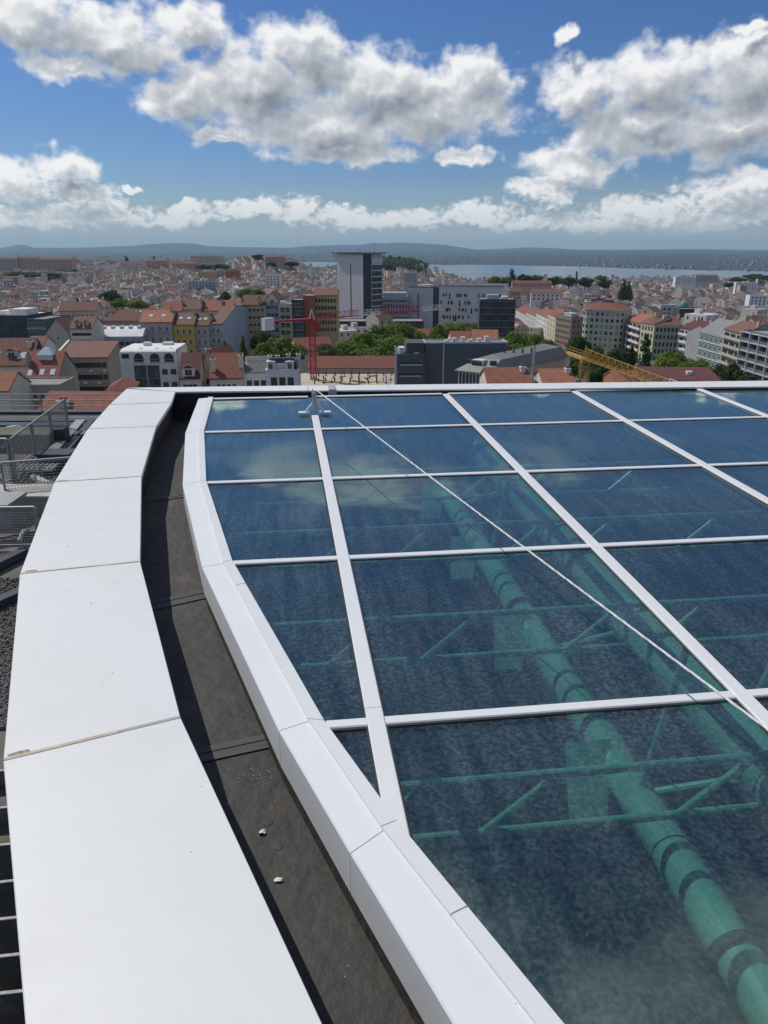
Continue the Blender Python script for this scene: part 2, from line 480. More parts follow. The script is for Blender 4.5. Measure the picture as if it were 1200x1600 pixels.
BARS = [0.27 + 1.345 * i for i in range(8)]
ROWS = [-1.70, -0.40, 0.90, 2.21, 3.605, 4.92, 6.25, 7.53]
KOUT = [(1.35, -1.7), (.93, -.45), (.52, .52), (.129, 1.633), (-.061, 2.197), (-.436, 3.569), (-.678, 4.898), (-.806, 6.253), (-.822, 7.56)]
KMID = [(1.49, -1.64), (1.08, -.38), (.69, .58), (.22, 1.70), (.035, 2.228), (-.336, 3.58), (-.575, 4.926), (-.700, 6.245), (-.729, 7.55)]
KIN = [(1.545, -1.62), (1.135, -.36), (.745, .60), (.272, 1.72), (.095, 2.215), (-.287, 3.605), (-.525, 4.921), (-.653, 6.257), (-.674, 7.545)]
PAR_UP = 0.02
def par(u, v):
    p = roofpx(u, v, PAR_UP)
    return (p.x, p.y)
PIN = [(1.05, -1.75), (.62, -.35)] + [par(*x) for x in [(532, 1660), (282, 1120), (219, 877), (221, 744), (244, 666), (268, 629), (274, 612)]]
POUT = [(.42, -1.95), (-.05, -.45)] + [par(*x) for x in [(47, 1690), (5, 1187), (31, 896), (85, 753), (137, 670), (171, 632), (198, 607)]]
QEND = PIN[-1][1]
QOUT = par(600, 600.5)[1]
FLOOR = -0.235
FARP = 9.75

# parapet with its white coping panels
pw_ = tag(empty('parapet_wall', RM), 'white metal coping on the curved roof parapet with tan joints', 'parapet')
def coping(pin0, pin1, pout0, pout1, name='coping_panel'):
    m = MB()
    g = .0035
    def shr(a, b):
        a, b = Vector((*a, 0)), Vector((*b, 0)); d = (b - a).normalized() * g
        return a + d, b - d
    i0, i1 = shr(pin0, pin1); o0, o1 = shr(pout0, pout1)
    z1, z0 = PAR_UP, PAR_UP - .028
    ring = [o0, i0, i1, o1]
    ch = .004
    cen = sum(ring, Vector()) / 4
    bot = [(p.x, p.y, z0) for p in ring]
    mid = [(p.x, p.y, z1 - ch) for p in ring]
    top = []
    for p in ring:
        d = (cen - p).normalized() * ch * 1.5
        top.append((p.x + d.x, p.y + d.y, z1))
    m.quadstrip(bot, mid); m.quadstrip(mid, top)
    m.face(top); m.face(list(reversed(bot)))
    return m.build(name, MT['coping'], pw_)
for i in range(len(PIN) - 1):
    coping(PIN[i], PIN[i + 1], POUT[i], POUT[i + 1])
    if 0 < i:
        a, b = Vector((*POUT[i], 0)), Vector((*PIN[i], 0))
        d = (b - a)
        t1 = 1.0 if i not in (3,) else .64
        s_ = MB()
        wd = {3: .014, 4: .010}.get(i, .007)
        s_.bar(a + d * .012 + Vector((0, 0, PAR_UP - .004)), a + d * (.012 + .97 * t1) + Vector((0, 0, PAR_UP - .004)), wd, .012)
        s_.build('joint_seal', MT['sealant'], pw_)
MT['rustdirt'] = mat('brown_dirt_smudge', (.30, .22, .17), .9, .5, 60, stain=(.62, .60, .56), stain_amt=.9, stain_scale=90)
for i in (3, 4, 5):
    a, b = Vector((*POUT[i], 0)), Vector((*PIN[i], 0))
    d = (b - a).normalized(); e = Vector((-d.y, d.x, 0))
    c_ = a + d * .05 + e * .014
    rq = random.Random(i)
    ring = [(c_.x + d.x * .035 * cos(t) * rq.uniform(.6, 1.2) + e.x * .011 * sin(t), c_.y + d.y * .035 * cos(t) * rq.uniform(.6, 1.2) + e.y * .011 * sin(t), PAR_UP + .0012) for t in [2 * pi * k / 11 for k in range(11)]]
    m = MB(); m.face(ring); m.build('dirt_patch', MT['rustdirt'], pw_)
# the far side: coping runs across the end of the glazing
ex = [PIN[-1][0], .25, 2.95, 5.7, FARP + .6]
def qend(p):
    return QEND + (par(1180, 604)[1] - QEND) * (p - PIN[-1][0]) / (par(1180, 604)[0] - PIN[-1][0])
def qout(p):
    a = par(300, 604.0); b = par(1180, 595.0)
    return a[1] + (b[1] - a[1]) * (p - a[0]) / (b[0] - a[0])
for i in range(len(ex) - 1):
    m = MB()
    p0, p1 = ex[i] + .003, ex[i + 1] - .003
    o0 = POUT[-1][0] if i == 0 else p0
    ring = [(o0 + (.005 if i == 0 else 0), qout(p0)), (p0, qend(p0)), (p1, qend(p1)), (p1, qout(p1))]
    m.prism([(p, q, PAR_UP - .016) for p, q in ring], [(p, q, PAR_UP - .0015 * (i % 2)) for p, q in ring])
    m.build('coping_panel', MT['coping'], pw_)
# wall body under the coping, inner face set back 25 mm, outer face down to the lower roof
m = MB()
IN = [Vector((p - .03, q)) for p, q in PIN]
for i in range(len(PIN) - 1):
    a, b = IN[i], IN[i + 1]
    m.face([(a.x, a.y, FLOOR - .05), (b.x, b.y, FLOOR - .05), (b.x, b.y, PAR_UP - .012), (a.x, a.y, PAR_UP - .012)])
    a, b = POUT[i], POUT[i + 1]
    m.face([(b[0] + .03, b[1], -5.2), (a[0] + .03, a[1], -5.2), (a[0] + .03, a[1], PAR_UP - .012), (b[0] + .03, b[1], PAR_UP - .012)])
for i in range(len(ex) - 1):
    p0, p1 = (IN[-1].x if i == 0 else ex[i]), ex[i + 1]
    m.face([(p0, qend(p0) + .03, FLOOR - .05), (p1, qend(p1) + .03, FLOOR - .05), (p1, qend(p1) + .03, PAR_UP - .012), (p0, qend(p0) + .03, PAR_UP - .012)])
    m.face([(p1, qout(p1) - .03, -5.2), (POUT[-1][0] + .03 if i == 0 else p0, qout(p0) - .03, -5.2), (POUT[-1][0] + .03 if i == 0 else p0, qout(p0) - .03, PAR_UP - .012), (p1, qout(p1) - .03, PAR_UP - .012)])
m.build('wall', MT['wallpaint'], pw_)

# gutter floor between parapet and glazing kerb
gut = MB()
for i in range(len(KOUT) - 1):
    a0, a1 = PIN[i], PIN[i + 1]
    b0, b1 = KOUT[i], KOUT[i + 1]
    gut.face([(a0[0] - .04, a0[1], FLOOR), (b0[0] + .09, b0[1], FLOOR), (b1[0] + .09, b1[1], FLOOR), (a1[0] - .04, a1[1], FLOOR)])
gut.face([(PIN[-1][0] - .04, QEND + .06, FLOOR), (PIN[-1][0] - .04, 7.44, FLOOR - .0), (FARP, 7.44, FLOOR), (FARP, QEND + .06, FLOOR)])
gf = gut.build('gutter_floor', MT['membrane'], mw=RM)
tag(gf, kind='structure')
# lapped joints in the membrane: one proud strip at each bend
for (uv0, uv1, w_) in [((335, 1182), (436, 1160), .075), ((262, 945), (330, 930), .09), ((250, 782), (284, 777), .05)]:
    a, b = roofpx(*uv0, FLOOR), roofpx(*uv1, FLOOR)
    d = (b - a).normalized()
    a2, b2 = a - d * .14, b + d * .05
    s_ = MB()
    for k in range(2):
        off = Vector((-d.y, d.x, 0)) * (k * w_ * .55)
        s_.bar(a2 + off + Vector((0, 0, .004 + .003 * k)), b2 + off + Vector((0, 0, .004 + .003 * k)), w_ * (.62 - .16 * k), .004)
    s_.build('lap_strip', MT['lap'], gf)
# low blisters under the membrane
for (u, v, r_) in [(418, 1284, .020), (434, 1323, .016)]:
    p = roofpx(u, v, FLOOR)
    s_ = MB()
    rings = [[(p.x + r_ * f_ * cos(t), p.y + r_ * f_ * sin(t), FLOOR + .0015 + r_ * .10 * (1 - f_ * f_)) for t in [2 * pi * k / 12 for k in range(12)]] for f_ in (1, .7, .35)]
    s_.quadstrip(rings[0], rings[1]); s_.quadstrip(rings[1], rings[2]); s_.face(rings[2])
    s_.build('blister', MT['membrane'], gf, smooth=True)

# ------------------------------------------------------------------ skylight: kerb, bars, panes
sk = tag(empty('glass_skylight', RM), 'big sloping glass roof with white bars behind the gutter', 'skylight')
KB = -.15
for i in range(len(KOUT) - 1):
    g = .0025
    def cut(a, b, t0, t1):
        return (a[0] + (b[0] - a[0]) * t0, a[1] + (b[1] - a[1]) * t0), (a[0] + (b[0] - a[0]) * t1, a[1] + (b[1] - a[1]) * t1)
    e = g / 1.3
    o0, o1 = cut(KOUT[i], KOUT[i + 1], e, 1 - e)
    m0, m1 = cut(KMID[i], KMID[i + 1], e, 1 - e)
    m = MB()
    zo, zm = -.004, .006
    c_ = .005
    top = [(o0[0] + c_, o0[1], zo), (m0[0] + .02, m0[1], zm), (m1[0] + .02, m1[1], zm), (o1[0] + c_, o1[1], zo)]
    m.face(top)
    m.face([(o0[0], o0[1], zo - c_), top[0], top[3], (o1[0], o1[1], zo - c_)])
    m.face([(o0[0], o0[1], KB), (o0[0], o0[1], zo - c_), (o1[0], o1[1], zo - c_), (o1[0], o1[1], KB)])
    m.face([(o0[0] + .012, o0[1], KB), (o0[0], o0[1], KB), (o1[0], o1[1], KB), (o1[0] + .012, o1[1], KB)])
    m.face([(o0[0], o0[1], KB), (o0[0] + .012, o0[1], KB), top[1], top[0], (o0[0], o0[1], zo - c_)])
    m.face([(o1[0] + .012, o1[1], KB), (o1[0], o1[1], KB), (o1[0], o1[1], zo - c_), top[3], top[2]])
    m.build('kerb_cap', MT['frame'], sk)
    # inner cover strip, standing a little higher than the cap; the joints do not line up with those of the cap
    sh = .0
    i0, i1 = KIN[i], KIN[i + 1]
    mm0, mm1 = KMID[i], KMID[i + 1]
    cuts = [0, 1]
    if i == 2: cuts = [0, .72, 1]
    if i == 4: cuts = [0, .80, 1]
    for t0, t1 in zip(cuts, cuts[1:]):
        a0, a1 = cut(mm0, mm1, t0 + e, t1 - e)
        b0, b1 = cut(i0, i1, t0 + e, t1 - e)
        s_ = MB()
        bot = [(a0[0], a0[1], -.05), (b0[0], b0[1], -.05), (b1[0], b1[1], -.05), (a1[0], a1[1], -.05)]
        tp = [(a0[0] + .004, a0[1], .014), (b0[0] - .003, b0[1], .012), (b1[0] - .003, b1[1], .012), (a1[0] + .004, a1[1], .014)]
        s_.prism(bot, tp)
        s_.build('cover_strip', MT['frame'], sk)
# dark upstand under the kerb cap
m = MB()
for (a, b) in zip(KOUT, KOUT[1:]):
    m.face([(a[0] + .012, a[1], FLOOR - .02), (a[0] + .012, a[1], KB + .004), (b[0] + .012, b[1], KB + .004), (b[0] + .012, b[1], FLOOR - .02)])
m.face([(KOUT[-1][0], 7.565, FLOOR - .02), (FARP, 7.565, FLOOR - .02), (FARP, 7.565, -.02), (KOUT[-1][0], 7.565, -.02)])
m.build('upstand', MT['membrane'], sk)
GZ = -.012
def barmesh(a, b, w_, top=0.0):
    m = MB()
    a, b = Vector((*a, 0)), Vector((*b, 0))
    d = (b - a).normalized()
    s_ = Vector((d.y, -d.x, 0)) * (w_ / 2)
    c_ = .004
    def ring(p):
        return [tuple(p + x) for x in (-s_ + Vector((0, 0, GZ + .001)), s_ + Vector((0, 0, GZ + .001)), s_ + Vector((0, 0, top - c_)), s_ * (1 - c_ * 2 / w_) + Vector((0, 0, top)), -s_ * (1 - c_ * 2 / w_) + Vector((0, 0, top)), -s_ + Vector((0, 0, top - c_)))]
    A, B = ring(a), ring(b)
    m.quadstrip(B, A); m.face(A); m.face(list(reversed(B)))
    return m
def kin(q): return lerp_poly(KIN, q)
def qcross(p):
    for (p0, q0), (p1, q1) in zip(KIN, KIN[1:]):
        if min(p0, p1) <= p <= max(p0, p1):
            return q0 + (q1 - q0) * (p - p0) / (p1 - p0)
    return -1.7
def g_(w_): return w_
WB, WC = .062, .046
for k_, p in enumerate(BARS):
    q0 = qcross(p) if p <= KIN[0][0] else -1.7
    cuts = [q0 + .01, 3.0 + .35 * (k_ % 3), 6.66 - .5 * (k_ % 2) if k_ == 0 else 4.42 + .45 * (k_ % 2), 7.50]
    if k_ == 0: cuts = [q0 - .11, 2.28, 5.93, 6.72]
    if k_ == 1: cuts = [q0 + .01, 4.42, 7.04, 7.50]
    for a, b in zip(cuts, cuts[1:]):
        barmesh((p, a + .0015), (p, b - .0015), WB, .003).build('glazing_bar', MT['frame'], sk)
        for sg in (-1, 1):
            s_ = MB(); s_.box(p + sg * (WB / 2 + .0045) - .0035, p + sg * (WB / 2 + .0045) + .0035, a + .002, b - .002, GZ, GZ + .004); s_.build('gasket_edge_shade', MT['rubber_shade'], sk)  # black gasket strips, painting in the shadow along both edges of the bar
for j, q in enumerate(ROWS):
    if j == 0: continue
    xs = [kin(q) + .002] + [p for p in BARS if p > kin(q) + .05] + [FARP]
    for a, b in zip(xs, xs[1:]):
        a_ = a + (WB / 2 + .001 if a != xs[0] else 0); b_ = b - (WB / 2 + .001 if b != FARP else 0)
        last = j == len(ROWS) - 1
        barmesh((a_, q + (.008 if last else 0)), (b_, q + (.008 if last else 0)), WC if not last else .05, -.001).build('cross_bar', MT['frame'], sk)
        s_ = MB(); s_.box(a_, b_, q - WC / 2 - .010, q - WC / 2 - .001, GZ, GZ + .005); s_.build('gasket_edge_shade', MT['rubber_shade'], sk)
for j in range(len(ROWS) - 1):
    q0, q1 = ROWS[j], ROWS[j + 1]
    cols = [(-9, BARS[0])] + list(zip(BARS, BARS[1:])) + [(BARS[-1], FARP)]
    for (p0, p1) in cols:
        qs = sorted(set([q0, q1] + [q for _, q in KIN if q0 < q < q1] + [qq for qq in (qcross(p0), qcross(p1)) if q0 < qq < q1]))
        qs = [q for q in qs if kin(q) - .015 <= p1 + 1e-6]
        if len(qs) < 2: continue
        left = [(max(p0, kin(q) - .015), q) for q in qs]
        if all(l[0] >= p1 - 1e-4 for l in left): continue
        left = [(min(l[0], p1), l[1]) for l in left]
        ring = [(p1, qs[0])] + [(p1, q1)] + list(reversed(left))
        out = []
        for r_ in ring:
            if not out or (abs(r_[0] - out[-1][0]) + abs(r_[1] - out[-1][1])) > 1e-4: out.append(r_)
        if len(out) < 3: continue
        cx = sum(r_[0] for r_ in out) / len(out); cy = sum(r_[1] for r_ in out) / len(out)
        tilt = (R.uniform(-.0015, .0015), R.uniform(-.0015, .0015))
        zf = lambda p, q: GZ + (p - cx) * tilt[0] + (q - cy) * tilt[1]
        sh = [(p + (cx - p) * .002, q + (cy - q) * .002) for p, q in out]
        m = MB()
        m.prism([(p, q, zf(p, q) - .018) for p, q in sh], [(p, q, zf(p, q)) for p, q in sh])
        m.build('glass_pane', MT['glass'], sk)
# the far right edge of the glazing
m = MB(); m.box(FARP, FARP + .6, -1.75, 7.55, -.3, .004); m.build('edge_cap', MT['frame'], sk)

# ------------------------------------------------------------------ the well under the glass
pit = MB()
KW = [((a[0] + b[0]) / 2, a[1]) for a, b in zip(KMID, KIN)]
ZB = -2.3
for a, b in zip(KW, KW[1:]):
    pit.face([(a[0], a[1], ZB), (b[0], b[1], ZB), (b[0], b[1], -.03), (a[0], a[1], -.03)], 1)
pit.face([(KW[-1][0], 7.57, ZB), (FARP + .3, 7.57, ZB), (FARP + .3, 7.57, -.03), (KW[-1][0], 7.57, -.03)], 1)
pit.face([(FARP + .05, 7.57, ZB), (FARP + .05, -1.72, ZB), (FARP + .05, -1.72, -.03), (FARP + .05, 7.57, -.03)], 1)
pit.face([(FARP + .05, -1.72, ZB), (KW[0][0], -1.72, ZB), (KW[0][0], -1.72, -.03), (FARP + .05, -1.72, -.03)], 1)
pit.face([(-1.2, -1.8, ZB), (FARP + .2, -1.8, ZB), (FARP + .2, 7.7, ZB), (-1.2, 7.7, ZB)], 0)
o = pit.build('well_floor', [MT['pit'], MT['pitwall']], mw=RM)
tag(o, kind='structure')
# lining boards on the well floor, with open joints
for i in range(8):
    for j in range(7):
        p0, q0 = -.9 + i * 1.345, -1.65 + j * 1.31
        m = MB(); m.box(p0 + .01, p0 + 1.335, q0 + .01, q0 + 1.3, ZB + .004, ZB + .03 + R.uniform(0, .006))
        m.build('lining_board', MT['pit'], o)

# green tubular steel below the panes
tA = roofpx(1092, 1400, -.85)
TP, TR = tA.x, .088
def tube_beam(p, z, r, label):
    t = tag(empty('steel_tube_beam', RM), label, 'steel beam', 'green tube beams under the glass')
    m = MB(); m.tube((p, -1.6, z), (p, 7.5, z), r, n=28, caps=True); m.build('tube', MT['green'], t, smooth=True)
    q = roofpx(1150, 1500, -.85).y - 2.62
    k = 0
    while q < 7.3:
        m = MB(); m.tube((p, q, z), (p, q + .035, z), r * 1.22, n=28); m.build('flange', MT['rubber_shade'], t, smooth=False)
        m = MB(); m.tube((p, q + .5, z), (p, q + .508, z), r * 1.012, n=28); m.build('weld_seam', MT['rubber_shade'], t)
        # short bracket to the glazing bar
        m = MB(); m.tube((p, q + .82, z + r * .6), (p + .12, q + .82, -.05), .016, n=10); m.build('strut', MT['green'], t, smooth=True)
        q += 2.62; k += 1
    return t
tube_beam(TP, tA.z, TR, 'green painted steel tube under the glass nearest the kerb')
tB = roofpx(1010, 990, -.55)
tube_beam(tB.x, tB.z, .125, 'thicker green steel tube under the glass beside the second white bar')
qt = roofpx(850, 1210, -.40).y
for k in range(-2, 5):
    q = qt + 1.31 * k
    if q > 7.4 or q < -1.6: continue
    t = tag(empty('cross_truss', RM), {0: 'slim green lattice truss under the nearest large pane', 1: 'slim green lattice truss in the second row of panes', 2: 'slim green lattice truss in the third row of panes'}.get(k, {3: 'slim green lattice truss in the fourth row of panes', 4: 'slim green lattice truss under the far row of panes', -1: 'slim green lattice truss under the panes beside the near kerb', -2: 'slim green lattice truss nearest the viewer'}.get(k)), 'truss', 'green lattice trusses under the glass')
    x0, x1 = max(kin(q), -.6) + .08, tB.x + 1.5
    za, zb = -.40, -.66
    m = MB(); m.tube((x0, q, za), (x1, q, za), .0185, n=12); m.build('top_chord', MT['green'], t, smooth=True)
    m = MB(); m.tube((x0, q, zb), (x1, q, zb), .0185, n=12); m.build('bottom_chord', MT['green'], t, smooth=True)
    xx = roofpx(748, 1287, -.66).x - 1.345
    while xx < x1 - .5:
        for (d0, d1) in ((0, .30), (.82, 1.12)):
            if xx + d0 > x0 and d0 == 0 or (xx + d0 > x0):
                m = MB(); m.tube((xx + d0, q, zb), (xx + d1, q, za), .0165, n=10); m.build('diagonal', MT['green'], t, smooth=True)
        xx += 1.345
# gusset plates beside the main tube
for k in range(0, 4):
    q = qt + .34 + 1.31 * k
    t = tag(empty('gusset_plate', RM), ['wide green steel plate behind the nearest lattice truss', 'green steel plate under the second row of panes', 'green steel plate under the third row of panes', 'green steel plate under the fourth row of panes'][k], 'steel plate', 'green plates under the glass')
    m = MB(); m.prism([(TP - .30, q, -1.0), (TP - .12, q, -1.0), (TP - .02, q + .26, -.75), (TP - .25, q + .26, -.75)], [(TP - .30, q, -.985), (TP - .12, q, -.985), (TP - .02, q + .26, -.735), (TP - .25, q + .26, -.735)])
    m.build('plate', MT['green'], t)
    m = MB(); m.tube((TP + .04, q + .05, -.9), (TP + .55, q - .2, -.62), .022, n=10); m.build('stub', MT['green'], t, smooth=True)

# ------------------------------------------------------------------ rope, its anchor, loose bits
bp_ = roofpx(495, 641, 0)
br = tag(empty('rope_anchor', RM), 'white welded steel rope anchor standing on the first glazing bar', 'anchor')
bx, by = BARS[0], 6.80
for s_ in (-1, 1):
    m = MB(); m.box(bx + s_ * .095 - .048, bx + s_ * .095 + .048, by - .032, by + .032, .004, .015)
    m.build('foot_plate', MT['frame'], br)
    m = MB(); m.bar((bx + s_ * .078, by, .014), (bx + s_ * .006, by, .098), .02, .024, up=(0, 1, 0)); m.build('brace', MT['frame'], br)
m = MB()
pr = [(-.016, .006), (.016, .006), (.020, .10), (.012, .19), (-.012, .19), (-.020, .10)]
m.prism([(bx + a, by - .010, b) for a, b in pr], [(bx + a, by + .010, b) for a, b in pr])
m.build('upright', MT['frame'], br)
m = MB(); m.tube((bx + .008, by - .035, .012), (bx + .008, by - .02, .15), .012, n=10); m.build('stem', MT['steel'], br, smooth=True)
m = MB()
ringp = [(bx + .005 + .024 * cos(t), by - .022, .168 + .024 * sin(t)) for t in [2 * pi * k / 18 for k in range(19)]]
m.path(ringp, .006); m.build('eye_ring', MT['steel'], br, smooth=True)
m = MB(); m.prism([(bx - .022, by - .005, .18), (bx - .004, by - .005, .18), (bx - .014, by, .235)], [(bx - .022, by + .006, .18), (bx - .004, by + .006, .18), (bx - .014, by + .006, .235)]); m.build('horn', MT['steel'], br)
# rope from the anchor to a point behind the camera
r0 = RMI @ (CAM + ray(491, 607) * (6.85 / ray(491, 607).dot(RA)))
r1 = roofpx(1200, 1140, .145)
m = MB()
pts = []
NR = 220
for i in range(NR + 1):
    t = i / NR * 1.42
    p = r0 + (r1 - r0) * t
    p.z -= .03 * (1 - (2 * min(t, 1) - 1) ** 2) * .25
    pts.append(p)
for k in range(3):                         # three laid strands
    st = []
    for i, p in enumerate(pts):
        ph = i * .9 + k * 2 * pi / 3
        st.append(p + Vector((cos(ph) * .0021, 0, sin(ph) * .0021)))
    m.path(st, .0027, n=6)
rp = m.build('rope', MT['rope'], mw=RM, smooth=True)
tag(rp, 'thin pale rope stretched over the glass from the white anchor', 'rope')
# grey clamp hooked over the far coping
cl_ = tag(empty('coping_clamp', RM), 'small grey steel clamp hooked over the far coping near the anchor', 'clamp')
cp = roofpx(518, 606, PAR_UP)
m = MB()
m.box(cp.x - .035, cp.x + .035, qend(cp.x) - .012, qout(cp.x) + .012, PAR_UP + .001, PAR_UP + .014)
m.build('saddle', MT['grey'], cl_)
m = MB()
pr = [(-.065, -.10), (.065, -.10), (.036, PAR_UP + .012), (-.036, PAR_UP + .012)]
m.prism([(cp.x + a, qend(cp.x) - .026, b) for a, b in pr], [(cp.x + a, qend(cp.x) - .013, b) for a, b in pr])
m.build('cheek', MT['grey'], cl_)
# flakes and grit lying in the gutter
def flake(u, v, s_, seed, label):
    rr = random.Random(seed)
    p = roofpx(u, v, FLOOR)
    n_ = 8
    base = [(s_ * rr.uniform(.55, 1.1) * cos(2 * pi * k / n_), s_ * rr.uniform(.4, .7) * sin(2 * pi * k / n_)) for k in range(n_)]
    z = [rr.uniform(.001, .010) for _ in range(n_)]
    m = MB()
    b = [(p.x + a, p.y + c, FLOOR + zz) for (a, c), zz in zip(base, z)]
    t = [(x, y, zz + .003) for x, y, zz in b]
    cb, ct = (p.x, p.y, FLOOR + .004), (p.x, p.y, FLOOR + .008)
    m.quadstrip(b, t)
    for k in range(n_):
        m.face([t[k], t[(k + 1) % n_], ct]); m.face([b[(k + 1) % n_], b[k], cb])
    tag(m.build('paint_flake', MT['scrap'], mw=RM), label, 'flake', 'pale flakes lying in the gutter')
flake(410, 1303, .016, 1, 'larger curled pale flake lying in the gutter, upper of two')
flake(434, 1377, .014, 2, 'pale crumpled flake lying in the gutter, lower of two')
flake(439, 1185, .010, 5, 'small white chip at the foot of the kerb cap joint')
m = MB()
for k in range(46):
    u, v = R.gauss(404, 16), R.gauss(1211, 9)
    if k > 24: u, v = R.uniform(330, 520), R.uniform(1000, 1560); u = 330 + (v - 1050) * .42 + R.uniform(-10, 60)
    p = roofpx(u, v, FLOOR)
    if not (lerp_poly(PIN, p.y) < p.x < lerp_poly(KOUT, p.y)): continue
    s_ = R.uniform(.0018, .005)
    m.prism([(p.x - s_, p.y - s_, FLOOR + .001), (p.x + s_, p.y - s_ * .7, FLOOR + .001), (p.x + s_ * .4, p.y + s_, FLOOR + .001)], [(p.x - s_ * .6, p.y - s_ * .5, FLOOR + s_), (p.x + s_ * .5, p.y, FLOOR + s_), (p.x, p.y + s_ * .6, FLOOR + s_)])
tag(m.build('grit', MT['pebble'], mw=RM), 'scattered pale grit on the gutter membrane', 'grit', kind='stuff')

# ------------------------------------------------------------------ terrain, river, far shore, hills
def gs(x, c, w): return exp(-((x - c) / w) ** 2)
def smooth(a, b, x):
    t = min(1, max(0, (x - a) / (b - a)))
    return t * t * (3 - 2 * t)
def terrain(x, y):
    D = max(y, 1.0)
    u = 600 + F * x / (D * CP + 60 * SP)              # rough picture column, used as bearing only
    bear = x / D
    # base profile falling towards the river
    left = -3 - 9 * smooth(420, 700, D) - 0 * D
    right = 0 - 9 * smooth(390, 490, D) - 8 * smooth(490, 640, D) - 9 * smooth(640, 950, D) - 17 * smooth(950, 1600, D) - 20 * smooth(1500, 2400, D)
    k = smooth(-.06, .14, bear)
    z = left * (1 - k) + right * k
    z -= 18 * smooth(700, 1500, D) * gs(bear, .05, .07)
    # hills: eastern ridge, viewpoint hill, castle hill, wooded garden hill, far west hill
    z += 7 * gs(x, -690, 420) * gs(D, 1850, 330)
    z += 11 * gs(bear, -.38, .10) * gs(D, 1700, 260)
    z += 24 * gs(x, -262, 85) * gs(D, 1800, 230)
    z += 7 * gs(x, -430, 150) * gs(D, 1780, 220)
    z -= 16 * gs(bear, -.078, .03) * smooth(1200, 1700, D)
    z += 48 * gs(x, 85, 140) * gs(D, 2350, 240)
    z += 15 * gs(x, 235, 95) * gs(D, 1130, 130)
    z += 5 * gs(x, 330, 80) * gs(D, 1160, 110)
    z += 22 * gs(x, 1010, 160) * gs(D, 2050, 220)
    z += 3 * gs(x, 900, 260) * gs(D, 2350, 260)
    z += 4 * sin(x * .011 + 1) * sin(D * .009) * smooth(500, 900, D)
    # down to the river
    z = z * (1 - smooth(2600, 3350, D)) + (-84) * smooth(2600, 3350, D)
    return z
MT.update(
    ground=mat('city_ground', (.16, .145, .125), .95, .3, .03, stain=(.09, .10, .06), stain_amt=.6, stain_scale=.02),
    water=mat('river_water', (.05, .11, .13), .22, .10, .002, bump=.15, bscale=.05, spec=.5),
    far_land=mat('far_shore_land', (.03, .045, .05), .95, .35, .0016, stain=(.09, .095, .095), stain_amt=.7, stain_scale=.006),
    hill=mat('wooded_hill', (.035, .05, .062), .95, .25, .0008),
    pave=mat('street_paving', (.17, .165, .155), .9, .2, .3),
    asphalt=mat('asphalt', (.055, .055, .058), .9, .2, .4),
    site=mat('pale_site_slab', (.46, .40, .30), .9, .25, .25, stain=(.25, .21, .16), stain_amt=.5, stain_scale=.5),
)
m = MB()
ys = [-60, 0, 40, 80, 120, 160, 200, 240, 280, 320, 360, 400, 440, 480, 520, 560, 600]
while ys[-1] < 3500: ys.append(ys[-1] * 1.035)
NX = 70
grid = []
for y in ys:
    hw = max(160, y * .75)
    grid.append([(hw * (2 * i / NX - 1), y, terrain(hw * (2 * i / NX - 1), y)) for i in range(NX + 1)])
for a, b in zip(grid, grid[1:]):
    for i in range(NX):
        m.face([a[i], a[i + 1], b[i + 1], b[i]])
tag(m.build('ground', MT['ground'], smooth=True), kind='structure')
m = MB()
m.face([(-9000, -900, -80), (9000, -900, -80), (30000, 30000, -80), (-30000, 30000, -80)])
tag(m.build('river', MT['water']), kind='structure')
# far shore: bearing (tan) -> distance of the bank
def bank(b):
    pts = [(-.6, 7000), (-.32, 6900), (-.10, 7200), (-.02, 6900), (.08, 6100), (.16, 6000), (.25, 5500), (.33, 5000), (.42, 4600), (.52, 4300), (.7, 4200)]
    for (b0, d0), (b1, d1) in zip(pts, pts[1:]):
        if b0 <= b <= b1: return d0 + (d1 - d0) * (b - b0) / (b1 - b0)
    return pts[0][1] if b < pts[0][0] else pts[-1][1]
m = MB()
rows = [0, .01, .03, .08, .16, .3, .5, .75, 1.0]
g2 = []
for r_ in rows:
    line = []
    for i in range(101):
        b = -.75 + 1.5 * i / 100
        d0 = bank(b) * (1 + .012 * sin(b * 60) + .008 * sin(b * 137))
        d = d0 + (26000 - d0) * r_
        z = -80.5 + (2.5 if r_ > 0 else 0) + 30 * r_ + (9 * (1 + sin(b * 33 + 2)) * smooth(0, .12, r_))
        line.append((b * d, d, z))
    g2.append(line)
for a, b in zip(g2, g2[1:]):
    for i in range(100):
        m.face([a[i], a[i + 1], b[i + 1], b[i]])
tag(m.build('far_shore', MT['far_land'], smooth=True), kind='structure')
# low pale buildings on the far shore: a mass far off
MT['far_white'] = mat('far_shore_render', (.30, .30, .29), .9, .2, .01)
m = MB()
for k in range(420):
    b = R.uniform(-.6, .62)
    d = bank(b) + 80 + R.random() ** 2 * 5200
    w_, h_ = R.uniform(4, 15), R.uniform(4, 12)
    z = -78 + 20 * (d - bank(b)) / 18000 + 10 * smooth(0, 2400, d - bank(b))
    m.box(b * d - w_, b * d + w_, d, d + R.uniform(10, 40), z - 12, z + h_)
tag(m.build('far_shore_town', MT['far_white']), 'pale far-off town strung along the opposite river bank', 'town', kind='stuff')
